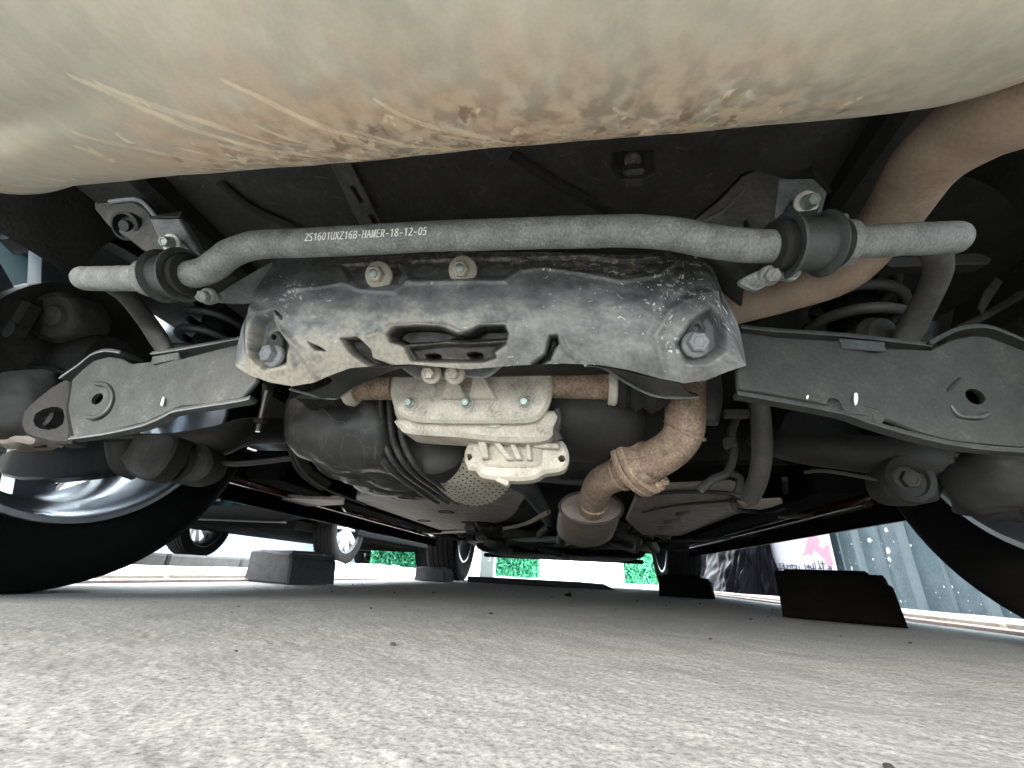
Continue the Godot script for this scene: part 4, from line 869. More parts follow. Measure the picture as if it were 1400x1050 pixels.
	# front links with their bushes
	for s in [0, 1]:
		var c: Vector3 = [V(-0.5114,0.1943,-0.02), V(0.5072,0.1899,-0.02)][s]
		var en: Array = [[V(-0.6074,0.2376,-0.02), V(-0.5482,0.2454,-0.02), V(-0.5062,0.2407,-0.02), V(-0.472,0.2194,-0.02), V(-0.4558,0.1963,-0.02), V(-0.4608,0.1758,-0.02), V(-0.4915,0.164,-0.02), V(-0.5288,0.1677,-0.02), V(-0.559,0.1716,-0.02), V(-0.5834,0.185,-0.02), V(-0.6099,0.1845,-0.02), V(-0.6305,0.225,-0.02)], [V(0.4806,0.1939,-0.02), V(0.4895,0.2144,-0.02), V(0.5065,0.2278,-0.02), V(0.5275,0.2319,-0.02), V(0.5528,0.2209,-0.02), V(0.5626,0.2136,-0.02), V(0.5578,0.1936,-0.02), V(0.5442,0.1757,-0.02), V(0.5362,0.1651,-0.02), V(0.5168,0.1629,-0.02), V(0.495,0.164,-0.02), V(0.4818,0.1742,-0.02)]][s]
		var lk := part(suv, "rear_link", plate(smooth_loop(en, 3), V(0, 0, -0.035), 0.005), M.dark, "%s dark suspension link end with its bush" % ["left", "right"][s], 30.0)
		part(lk, "bush", lathe(c + V(0, 0, 0.001), V(0, -0.1, 1), [Vector2(0.03, -0.002), Vector2(0.028, 0.006), Vector2(0.022, 0.004), Vector2(0.02, -0.004), Vector2(0, -0.004)], 28), M.dark)
		part(lk, "bush_bolt", bolt_geo(c + V(0, 0, -0.002), V(0, -0.15, 1), 0.011, 0.012, 0.016), M.mid)
	part(suv, "link_arm", tube([V(0.5674,0.2069,-0.03), V(0.512,0.2227,-0.04), V(0.4641,0.2343,-0.06), V(0.4291,0.2512,-0.1), V(0.4141,0.2886,-0.18)], [0.030, 0.030, 0.028, 0.026, 0.026], 18, 6, 0.85), M.dark, "dark right trailing arm")
	part(suv, "link_arm", tube([V(-0.6129,0.2084,-0.03), V(-0.4933,0.2362,-0.05), V(-0.4753,0.2712,-0.1), V(-0.4627,0.3031,-0.2)], [0.030, 0.030, 0.028, 0.026], 18, 6, 0.85), M.dark, "dark left trailing arm")
	part(suv, "arm_seam", tube([V(0.4167,0.2074,-0.07), V(0.4343,0.2053,-0.05), V(0.4805,0.1905,-0.03)], 0.0025, 6), M.mid)
	part(suv, "link_bracket", plate(smooth_loop([V(0.5504,0.2192,0), V(0.5833,0.225,0), V(0.6242,0.2166,0), V(0.6114,0.1939,0), V(0.5776,0.1864,0), V(0.549,0.191,0)], 3), V(0, 0, -0.03), 0.004, [smooth_loop([V(0.5515,0.213,0), V(0.5661,0.2105,0), V(0.5665,0.207,0), V(0.5516,0.2085,0)], 2)]), M.mid)
	part(suv, "link_bracket", plate(smooth_loop([V(-0.6102,0.2229,0.02), V(-0.506,0.2306,0.02), V(-0.4867,0.208,0.02), V(-0.501,0.1665,0.02), V(-0.5363,0.1637,0.02), V(-0.5757,0.1891,0.02)], 3), V(0, 0, -0.03), 0.004), M.dark)
	part(suv, "link_pin", tube([V(-0.5832,0.2208,0.02), V(-0.5835,0.1917,0), V(-0.5781,0.1851,-0.02)], 0.02, 14), M.dark)

func flange(parent: Node, line: Array, out: Vector3, back: Vector3) -> void:
	var a := []
	var b := []
	for p in line:
		a.append(p + out)
		b.append(p + out + back)
	part(parent, "lip_highlight", tube(a, 0.0009, 6, 2), M.frame if line[0].x < 0.0 else M.arm)  # lighter steel along the lip paints in its edge highlight
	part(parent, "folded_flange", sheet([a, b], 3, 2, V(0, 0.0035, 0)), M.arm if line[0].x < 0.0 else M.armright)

# ---------------------------------------------------------------- sway bar with clamps
func sway_bar() -> void:
	var path: Array = [V(-0.5397,0.378,0.1), V(-0.4768,0.3645,0.18), V(-0.4411,0.3451,0.235), V(-0.4228,0.3296,0.258), V(-0.3837,0.3213,0.266), V(-0.3165,0.3109,0.276), V(-0.262,0.3052,0.284), V(-0.2357,0.3066,0.288), V(-0.2145,0.3207,0.292), V(-0.1864,0.3265,0.295), V(-0.1357,0.3246,0.296), V(-0.079,0.323,0.297), V(-0.0123,0.3222,0.297), V(0.0512,0.3199,0.297), V(0.1114,0.3176,0.297), V(0.1462,0.3167,0.296), V(0.1801,0.313,0.294), V(0.2163,0.306,0.289), V(0.2522,0.3034,0.285), V(0.3159,0.3106,0.276), V(0.3693,0.3177,0.268), V(0.4036,0.3221,0.262), V(0.417,0.3275,0.25), V(0.4529,0.3483,0.19), V(0.4672,0.3302,0.12)]
	path[0] = V(-0.475,0.3531,0.14)
	path[1] = V(-0.4406,0.3497,0.2)
	path[2] = path[3] + V(-0.004, 0.002, -0.022)
	path[3] = path[3] + V(0.004, 0, 0)
	var e: Vector3 = path[21]
	path[22] = e + V(0.010, -0.001, -0.014)
	path[23] = V(0.4372,0.3353,0.2)
	path[24] = V(0.4576,0.327,0.14)
	var stub := path.slice(4, 22)
	stub.push_front(path[3])
	stub[stub.size() - 1] = e
	var bar := part(suv, "sway_bar", tube(stub, 0.0128, 24, 8, 1.0, true).rough(0.0004, 60.0), M.bar, "dusty grey sway bar with a printed number", 60.0)
	for pth in [[path[3] + V(0.012, 0.002, -0.006), path[1], path[0], V(-0.4701,0.3309,0.11), V(-0.4521,0.3035,0.1)], [e + V(-0.012, 0.002, -0.006), path[23], path[24], V(0.4601,0.3134,0.11), V(0.4542,0.2963,0.1)]]:
		part(bar, "bar_arm", tube(pth, [0.0105, 0.0115, 0.013, 0.010], 16, 6, 0.8), M.dusty)
	# printed number, wrapped round the bar
	var tm := TextMesh.new()
	var sf := SystemFont.new()
	sf.font_names = PackedStringArray(["Droid Sans Mono"])
	tm.font = sf
	tm.text = "2S1601UXZ16B-HAMER-18-12-05"
	tm.font_size = 64
	tm.pixel_size = 0.0001
	tm.depth = 0.0
	tm.horizontal_alignment = HORIZONTAL_ALIGNMENT_LEFT
	var arr := tm.surface_get_arrays(0)
	var tv: PackedVector3Array = arr[Mesh.ARRAY_VERTEX]
	var ti: PackedInt32Array = arr[Mesh.ARRAY_INDEX]
	var lox := 1e9
	var hix := -1e9
	for p in tv:
		lox = minf(lox, p.x)
		hix = maxf(hix, p.x)
	var line := spline(path, 24)
	var q0 := V(-0.1285,0.3248,0.2962)
	var q1 := V(-0.0188,0.3223,0.297)
	var tg := Geo.new()
	var sx := (q1.x - q0.x) / (hix - lox)
	tg.idx = ti.duplicate()
	for r in 2:                                       # struck twice, a hair apart, as the printer did
		for p in tv:
			var hgt := p.y * 1.4
			var x: float = q0.x + (p.x - lox) * sx + hgt * 0.15 + r * 0.00035
			var bi := 0
			for k in range(24 * 5, 24 * 20):
				if line[k].x <= x and line[k + 1].x > x:
					bi = k
			var f := (x - line[bi].x) / (line[bi + 1].x - line[bi].x)
			var dir := (line[bi + 1] - line[bi]).normalized()
			var cc := line[bi].lerp(line[bi + 1], f)
			var n1 := V(0.1, 0.06, 0.57) - cc
			n1 = (n1 - dir * n1.dot(dir)).normalized()
			var n2 := n1.cross(dir)
			if n2.y < 0.0:
				n2 = -n2
			var ang := 0.36 + hgt / 0.0130
			tg.v.append(cc + (n1 * cos(ang) + n2 * sin(ang)) * (0.0135 + r * 0.00012))
	for i in ti:
		tg.idx.append(i + tv.size())
	tg.fix(V(0.1, 0.06, 0.57))
	part(bar, "printed_number", tg, M.print, "white printed number 2S1601UXZ16B-HAMER-18-12-05", 180.0)
	# clamps
	clamp_set(V(-0.2779,0.3068,0.282), (V(-0.262,0.3052,0.284) - V(-0.3165,0.3109,0.276)).normalized(), -1)
	clamp_set(V(0.281,0.3064,0.281), (V(0.3159,0.3106,0.276) - V(0.2522,0.3034,0.285)).normalized(), 1)
	# stop rings
	for q in [[V(-0.3092,0.3098,0.277), -1], [V(0.3112,0.3097,0.2765), 1]]:
		var ring := part(bar, "stop_ring", lathe(q[0], V(1, -0.02, -0.03 * q[1]), [Vector2(0.0128, -0.006), Vector2(0.0175, -0.006), Vector2(0.0182, -0.003), Vector2(0.0182, 0.003), Vector2(0.0175, 0.006), Vector2(0.0128, 0.006)], 28), M.bar)
		part(ring, "ring_tab", box((q[0] as Vector3) + V(-0.004 if q[1] < 0 else 0.003, 0.020, 0.002), V(0.009, 0.013, 0.008), 0.0015, Basis(V(0, 0, 1), 0.5 if q[1] < 0 else -0.1)), M.bar)

func clamp_set(c: Vector3, ax: Vector3, s: int) -> void:
	var wd := 0.014 if s < 0 else 0.017
	var cl := part(suv, "bar_clamp", lathe(c, ax, [Vector2(0.0128, -wd * 1.6), Vector2(0.0190, -wd * 1.55), Vector2(0.0205, -wd * 1.35), Vector2(0.0190, -wd * 1.1), Vector2(0.0190, wd * 1.1), Vector2(0.0205, wd * 1.35), Vector2(0.0190, wd * 1.55), Vector2(0.0128, wd * 1.6)], 32), M.rubber, "%s rubber bush of the sway bar with its steel clamp" % ("left" if s < 0 else "right"))
	# strap with raised rims
	part(cl, "strap", lathe(c, ax, [Vector2(0.0192, -wd * 0.92), Vector2(0.0252, -wd * 0.98), Vector2(0.0256, -wd * 0.88), Vector2(0.0202, -wd * 0.74), Vector2(0.0202, wd * 0.74), Vector2(0.0256, wd * 0.88), Vector2(0.0252, wd * 0.98), Vector2(0.0192, wd * 0.92)], 40), M.arm)
	var u: Array
	var lowt: Array
	var tab: Array
	var hc: Vector3
	if s < 0:
		u = [V(-0.3543,0.3951,0.272), V(-0.3165,0.393,0.272), V(-0.3051,0.3798,0.272), V(-0.2799,0.3506,0.272), V(-0.2735,0.3426,0.272), V(-0.2917,0.3419,0.272), V(-0.31,0.3412,0.272), V(-0.3203,0.3533,0.272)]
		tab = [V(-0.318,0.3573,0.276), V(-0.3116,0.3666,0.276), V(-0.2926,0.3536,0.276), V(-0.277,0.3394,0.276), V(-0.2816,0.3342,0.276), V(-0.308,0.3377,0.276)]
		lowt = [V(-0.2629,0.2938,0.272), V(-0.241,0.2945,0.272), V(-0.2332,0.2857,0.272), V(-0.2424,0.2812,0.272), V(-0.2547,0.285,0.272)]
		hc = V(-0.3031,0.3525,0.277)
	else:
		u = [V(0.2068,0.3497,0.27), V(0.2309,0.3714,0.27), V(0.2533,0.3977,0.27), V(0.2666,0.4036,0.27), V(0.2833,0.3945,0.27), V(0.2926,0.3899,0.27), V(0.3101,0.389,0.27), V(0.3179,0.3717,0.27), V(0.3036,0.3377,0.27), V(0.3014,0.3277,0.27), V(0.2745,0.3266,0.27), V(0.2566,0.3279,0.27), V(0.2283,0.3316,0.27)]
		tab = [V(0.2737,0.3382,0.276), V(0.2792,0.3522,0.276), V(0.2904,0.3628,0.276), V(0.3015,0.3617,0.276), V(0.3034,0.3501,0.276), V(0.3,0.3392,0.276), V(0.2994,0.3268,0.276), V(0.2762,0.3255,0.276), V(0.2728,0.3304,0.276)]
		lowt = [V(0.2329,0.2829,0.272), V(0.2612,0.2957,0.272), V(0.2798,0.2917,0.272), V(0.2733,0.2807,0.272), V(0.2599,0.2828,0.272), V(0.2476,0.2737,0.272), V(0.2401,0.2741,0.272)]
		hc = V(0.2931,0.3532,0.277)
	var ub := part(cl, "upper_bracket", plate(u, V(0, 0.002, -0.012), 0.0015), M.frame if s < 0 else M.dusty)
	part(cl, "strap_tab", plate(smooth_loop(tab, 2), V(0, 0.001, -0.004), 0.0012), M.bar if s < 0 else M.arm)
	part(cl, "washer", lathe(hc, V(0.05, -0.5, 0.86), [Vector2(0, 0.0), Vector2(0.0098, 0.0), Vector2(0.0098, 0.0020), Vector2(0.0092, 0.0026), Vector2(0, 0.003)], 28), M.washer)
	part(cl, "clamp_bolt", bolt_geo(hc + V(0.0002, -0.0012, 0.002), V(0.1, -0.5, 0.86), 0.0056, 0.010, 0.0064), M.zinc)
	part(cl, "lower_tab", plate(smooth_loop(lowt, 3), V(0, 0.002, -0.006), 0.0012), M.bar)
	part(cl, "nut", bolt_geo((lowt[1] + lowt[lowt.size() - 2]) / 2.0 + V(0, 0, 0.001), V(0, -0.6, 0.8), 0.006, 0.009, 0.008), M.bar)
	if s > 0:
		part(cl, "bracket_wall", sheet([[V(0.2086,0.3544,0.265), V(0.2331,0.3766,0.265), V(0.2558,0.4033,0.265)], [V(0.2438,0.4106,0.22), V(0.2646,0.4319,0.22), V(0.2901,0.4575,0.22)]], 3, 3, V(0, 0.003, 0)), M.black)
		part(cl, "bracket_rib", tube([V(0.2138,0.3462,0.2695), V(0.2322,0.3581,0.2695), V(0.2511,0.3788,0.2695)], 0.0025, 8), M.dusty)
		part(cl, "bracket_wall", sheet([[V(0.3136,0.3944,0.265), V(0.3189,0.3858,0.265), V(0.3223,0.375,0.265)], [V(0.3586,0.4849,0.2), V(0.3641,0.4699,0.2), V(0.3686,0.4511,0.2)]], 3, 3, V(0.002, 0, 0)), M.mid)
		part(cl, "bracket_face", plate([V(0.2823,0.3887,0.2712), V(0.3091,0.3868,0.2712), V(0.3165,0.3705,0.2712), V(0.3022,0.3366,0.2712), V(0.3002,0.3274,0.2712), V(0.2752,0.327,0.2712), V(0.2709,0.3464,0.2712)], V(0, 0.001, -0.002), 0.0008), M.frame)
		part(cl, "bracket_slot", plate(smooth_loop([V(0.2455,0.3424,0.2725), V(0.248,0.3438,0.2725), V(0.2488,0.3341,0.2725), V(0.2469,0.3295,0.2725), V(0.2448,0.3344,0.2725)], 2), V(0, 0, -0.002), 0.0004), M.black)
	else:
		part(cl, "bracket_wall", sheet([[V(-0.3604,0.3996,0.268), V(-0.3221,0.3974,0.268)], [V(-0.4555,0.4864,0.2), V(-0.4159,0.4856,0.2)]], 3, 3, V(0, 0.003, 0)), M.mid)

# ---------------------------------------------------------------- springs, knuckles, brackets at the sides
func side_hardware() -> void:
	for s in [0, 1]:
		var c: Vector3 = [V(-0.5235,0.4371,-0.02), V(0.4785,0.4098,0.02)][s]
		var hel := []
		for k in 85:
			var a := TAU * k / 12.0
			hel.append(c + V(cos(a) * 0.055, -0.075 + k * 0.0029, sin(a) * 0.055))
		var sp := part(suv, "coil_spring", tube(hel, 0.0070, 12, 2), M.mid if s else M.black, "%s coil spring above the lower arm" % ["left black", "right dusty"][s])
		part(sp, "bump_stop", lathe(c, V(0, 1, 0), [Vector2(0, -0.06), Vector2(0.03, -0.06), Vector2(0.034, -0.03), Vector2(0.03, 0.0), Vector2(0.034, 0.03), Vector2(0.03, 0.2), Vector2(0, 0.2)], 24), M.tyre)
		part(sp, "spring_seat", lathe(c + V(0, -0.07, 0), V(0, 1, 0), [Vector2(0, -0.012), Vector2(0.06, -0.012), Vector2(0.066, 0.0), Vector2(0.05, 0.008), Vector2(0, 0.008)], 28), M.dark)
	part(suv, "spring_cap", lathe(V(0.4443,0.3281,0.09), V(0.3, -0.3, 1), [Vector2(0, -0.01), Vector2(0.02, -0.01), Vector2(0.024, 0.0), Vector2(0.02, 0.012), Vector2(0, 0.014)], 20), M.mid)
	# bush carriers at the outer ends of the arms
	var kn := part(suv, "knuckle", rbox(V(-0.6529,0.2386,0.1), V(0.05, 0.05, 0.05), 3.0, 28, 18).rough(0.012, 20.0), M.dark, "left dark wheel knuckle", 60.0)
	part(kn, "bush_frame", plate(smooth_loop([V(-0.5388,0.2657,0.15), V(-0.5779,0.2276,0.15), V(-0.5794,0.2082,0.15), V(-0.567,0.1912,0.15), V(-0.5424,0.1821,0.15), V(-0.4908,0.1771,0.15), V(-0.516,0.2197,0.15)], 2), V(0, 0, -0.02), 0.003, [smooth_loop([V(-0.5611,0.2139,0.15), V(-0.5428,0.2236,0.15), V(-0.5235,0.2197,0.15), V(-0.513,0.2007,0.15), V(-0.5299,0.1932,0.15), V(-0.5522,0.1987,0.15)], 2)]), M.dark)
	part(kn, "bush", lathe(V(-0.5655,0.2135,0.135), V(0, 0, 1), [Vector2(0.016, -0.02), Vector2(0.016, 0.004), Vector2(0.012, 0.006), Vector2(0.010, 0.0), Vector2(0.006, 0.004), Vector2(0, 0.004)], 24), M.rubber)
	part(kn, "cast_foot", rbox(V(-0.654,0.1971,0.09), V(0.05, 0.012, 0.03), 3.0, 24, 14).rough(0.01, 25.0), M.tray)
	var cal := part(suv, "brake_caliper", rbox(V(-0.8599,0.4205,0.05), V(0.07, 0.045, 0.04), 4.0, 32, 20).rough(0.008, 18.0), M.dusty, "left dusty brake caliper", 60.0)
	part(cal, "piston_housing", lathe(V(-0.7442,0.412,0.075), V(0.25, -0.35, 1), [Vector2(0, -0.06), Vector2(0.042, -0.06), Vector2(0.043, -0.006), Vector2(0.036, 0.004), Vector2(0.034, -0.004), Vector2(0.02, -0.004), Vector2(0.016, 0.004), Vector2(0, 0.006)], 28), M.dusty)
	part(cal, "caliper_bridge", box(V(-0.7686,0.3914,0.1), V(0.05, 0.06, 0.03), 0.008), M.mid)
	part(cal, "guide_pin", lathe(V(-0.7244,0.3567,0.12), V(0, -0.2, 1), [Vector2(0, -0.01), Vector2(0.012, -0.01), Vector2(0.012, 0.006), Vector2(0, 0.008)], 14), M.dark)
	part(suv, "upper_link", tube([V(-0.9439,0.4541,0.05), V(-0.8865,0.4936,0.04), V(-0.8416,0.5255,0), V(-0.854,0.5751,-0.08)], 0.016, 12, 5, 0.7), M.dark)
	part(suv, "lower_link", tube([V(-0.8735,0.3466,0.05), V(-0.7925,0.3342,0.05), V(-0.7377,0.3275,0.04), V(-0.6942,0.3293,0)], 0.012, 12, 5, 0.7), M.dark)
	part(suv, "knuckle", rbox(V(0.6135,0.1838,0), V(0.07, 0.04, 0.05), 3.0, 28, 18).rough(0.012, 20.0, 8), M.dark, "right dark wheel knuckle", 60.0)
	part(suv, "knuckle_arm", plate(smooth_loop([V(-0.759,0.1662,-0.03), V(-0.63,0.1865,-0.03), V(-0.5703,0.2359,-0.03), V(-0.6595,0.2479,-0.03), V(-0.7981,0.2341,-0.03), V(-0.8723,0.2076,-0.03), V(-0.8487,0.1704,-0.03)], 2), V(0, 0, -0.03), 0.004), M.black)
	# body brackets above the clamps
	var lb := part(suv, "body_bracket", plate(smooth_loop([V(-0.4744,0.4487,0.255), V(-0.4191,0.4483,0.255), V(-0.3696,0.4121,0.255), V(-0.3474,0.3867,0.255), V(-0.324,0.3565,0.255), V(-0.3509,0.3562,0.255), V(-0.393,0.3837,0.255), V(-0.4276,0.4035,0.255), V(-0.4513,0.4234,0.255)], 2), V(0, 0.012, -0.02), 0.003), M.dusty, "left grey subframe bracket above the clamp")
	part(lb, "mount_bush", lathe(V(-0.4021,0.402,0.258), V(0.1, -0.6, 0.8), [Vector2(0.016, -0.006), Vector2(0.016, 0.002), Vector2(0.013, 0.003), Vector2(0.011, -0.004), Vector2(0.007, -0.003), Vector2(0.006, 0.003), Vector2(0, 0.003)], 24), M.black)
	part(lb, "bracket_edge", tube([V(-0.4434,0.4427,0.258), V(-0.4027,0.4412,0.258), V(-0.3632,0.4086,0.258), V(-0.33,0.3826,0.258)], 0.0025, 8), M.frame)
	part(suv, "heat_baffle", sheet([[V(-0.7348,0.4736,0.18), V(-0.6693,0.4937,0.18), V(-0.5704,0.4725,0.18), V(-0.4621,0.4166,0.18)], [V(-0.8514,0.5216,0.1), V(-0.7767,0.5486,0.1), V(-0.6584,0.5169,0.1), V(-0.5402,0.4514,0.1)]], 4, 4, V(0, 0.002, -0.002)), M.dark)
	part(suv, "exhaust_hanger", tube([V(0.0292,0.5134,0.2), V(0.0469,0.5241,0.2), V(0.0827,0.5288,0.2)], 0.005, 8), M.dark)
	part(suv, "right_bracket", plate([V(0.4472,0.419,0.12), V(0.56,0.4191,0.12), V(0.5703,0.4112,0.12), V(0.5647,0.4033,0.12), V(0.4665,0.4051,0.12)], V(0, 0.004, -0.02), 0.002), M.dark)
	part(suv, "abs_bracket", plate([V(0.6358,0.4355,0.05), V(0.6409,0.4272,0.05), V(0.6137,0.3954,0.05), V(0.602,0.3798,0.05), V(0.6009,0.3905,0.05), V(0.6153,0.414,0.05)], V(0, 0, -0.003), 0.001), M.mid)
	part(suv, "wheel_hose", tube([V(0.6782,0.4231,0.03), V(0.6163,0.3857,0.04), V(0.5864,0.3714,0.03)], 0.005, 8), M.dark)
	part(suv, "floor_gusset", sheet([[V(0.2925,0.4753,0.2), V(0.3551,0.5262,0.2), V(0.4236,0.5292,0.2)], [V(0.3942,0.5511,0.1), V(0.4438,0.6114,0.1), V(0.5083,0.611,0.1)]], 4, 4, V(0, 0.004, 0)), M.dark)

# ---------------------------------------------------------------- wheel chocks
func chocks() -> void:
	var defs := [
		[V(-0.93, 0, -0.79), V(-0.718, 0, -0.70), 0.088, M.block, "squat grey concrete block beside the left rear wheel", 0.16, 0.45],
		[V(-0.7794,0,-1.9122), V(-0.6538,0,-2.202), 0.07, M.block, "dark block against the back of the left front wheel", 0.14, 0.0],
		[V(0.47, 0, -1.62), V(0.68, 0, -1.55), 0.085, M.blockdark, "black block against the back of the right front wheel", 0.14, 0.0],
		[V(0.547, 0, -0.559), V(0.721, 0, -0.449), 0.094, M.blockdark, "large black block with a chipped corner beside the metal wall", 0.14, 0.0]]
	defs[1][0] = V(-0.775, 0, -1.95)
	defs[1][1] = V(-0.60, 0, -1.93)
	for d in defs:
		var a: Vector3 = d[0]
		var b: Vector3 = d[1]
		var t := thing("wheel_chock", d[4], "wheel chock", a, 0.0, "blocks chocking the wheels")
		var along := V(b.x - a.x, 0, b.z - a.z)
		var w := along.length()
		along = along / w
		var deep := V(along.z, 0, -along.x) * float(d[5])
		var h: float = d[2]
		var o := []
		for p in [[0.0, 0.002], [0.0, h * 0.55], [-0.01, h], [0.3, h * 1.04], [0.62, h * 1.01], [0.92, h * 0.97], [0.93, h * 0.82], [0.97, h * 0.76], [1.0, 0.002]]:
			o.append(along * float(p[0]) * w + V(0, p[1], 0))
		part(t, "block", plate(o, deep, 0.005).rough(0.004, 14.0, 4), d[3])
		var cr := []
		for p in [[0.06, 0.12], [0.5, 0.1], [0.82, 0.14], [0.78, 0.86], [0.12, 0.84]]:
			cr.append(along * float(p[0]) * w + deep * float(p[1]) + V(0, h * 1.03 + 0.004, 0))
		part(t, "worn_crown", plate(cr, V(0, -0.02, 0), 0.006).rough(0.004, 20.0), d[3])

# ---------------------------------------------------------------- surroundings
func parked_car(called: String, label: String, at: Vector3, turn: float, paint: Material, L := 4.4) -> Node3D:
	var t := thing(called, label, "car", at, turn, "")
	# local frame: rear at +z, ground at y 0
	var w := 0.86
	var prof := [[L * 0.5, 0.30], [L * 0.5 + 0.04, 0.5], [L * 0.5, 0.72], [L * 0.48, 1.0], [L * 0.40, 1.42], [L * 0.2, 1.5], [-L * 0.05, 1.46], [-L * 0.2, 1.0], [-L * 0.46, 0.88], [-L * 0.5, 0.6], [-L * 0.49, 0.28]]
	var rows := []
	for x in [-1.0, -0.97, 0.97, 1.0]:
		var r := []
		for p in prof:
			var in_: float = 0.0 if p[1] < 1.0 else (p[1] - 0.95) * 0.35
			var k := 0.94 if absf(x) == 1.0 else 1.0
			r.append(V((w - in_) * x * (1.0 if absf(x) < 1.0 else 1.03), 0.6 + (p[1] - 0.6) * k, p[0] * (0.985 if absf(x) == 1.0 else 1.0)))
		rows.append(r)
	part(t, "body", sheet(rows, 3, 3), paint, "", 50.0)
	for s in [-1, 1]:
		var side := []
		for p in [[L * 0.49, 0.32], [L * 0.49, 0.98], [L * 0.40, 1.30], [-L * 0.05, 1.34], [-L * 0.2, 0.98], [-L * 0.46, 0.84], [-L * 0.48, 0.30]]:
			side.append(V(s * (w - 0.02 - maxf(0.0, p[1] - 0.95) * 0.4), p[1], p[0]))
		part(t, "side_panel", plate(side, V(-s * 0.03, 0, 0), 0.01), paint)
		var win := []
		for p in [[L * 0.42, 1.02], [L * 0.36, 1.26], [-L * 0.04, 1.28], [-L * 0.16, 1.02]]:
			win.append(V(s * (w - 0.012 - maxf(0.0, p[1] - 0.95) * 0.4), p[1], p[0]))
		part(t, "side_window", plate(win, V(-s * 0.01, 0, 0), 0.003), M.glassdark)
		part(t, "sill_edge_strip", box(V(s * (w - 0.02), 0.29, 0), V(0.05, 0.05, L * 0.55), 0.01), M.plastic)
		for z in [L * 0.5 - 0.85, -L * 0.5 + 0.85]:
			wheel(t, "wheel", V(s * (w - 0.11), 0.32, z), s, 0.32, 0.225, 0.2, 10, "", M.alloy, false, M.black)
	part(t, "bumper", rbox(V(0, 0.42, L * 0.5 - 0.06), V(w * 0.98, 0.14, 0.12), 5.0), M.matt)
	part(t, "bumper_lip", box(V(0, 0.275, L * 0.5 - 0.02), V(w * 1.7, 0.012, 0.03), 0.004), M.dark)
	part(t, "front_bumper", rbox(V(0, 0.42, -L * 0.5 + 0.06), V(w * 0.98, 0.14, 0.12), 5.0), M.plastic)
	part(t, "underbody", box(V(0, 0.28, 0), V(w * 1.6, 0.08, L * 0.9), 0.01), M.matt)
	for s in [-1, 1]:
		part(t, "rear_light", rbox(V(s * 0.66, 0.86, L * 0.49), V(0.14, 0.07, 0.04), 4.0, 20, 12), M.lens)
	part(t, "rear_window", plate([V(-0.55, 1.05, L * 0.475), V(0.55, 1.05, L * 0.475), V(0.48, 1.34, L * 0.425), V(-0.48, 1.34, L * 0.425)], V(0, 0, -0.01), 0.002), M.glassdark)
	part(t, "number_plate", plate([V(-0.22, 0.60, L * 0.5 + 0.046), V(0.22, 0.60, L * 0.5 + 0.046), V(0.22, 0.74, L * 0.5 + 0.03), V(-0.22, 0.74, L * 0.5 + 0.03)], V(0, 0, -0.006), 0.002), M.whiteboard)
	return t

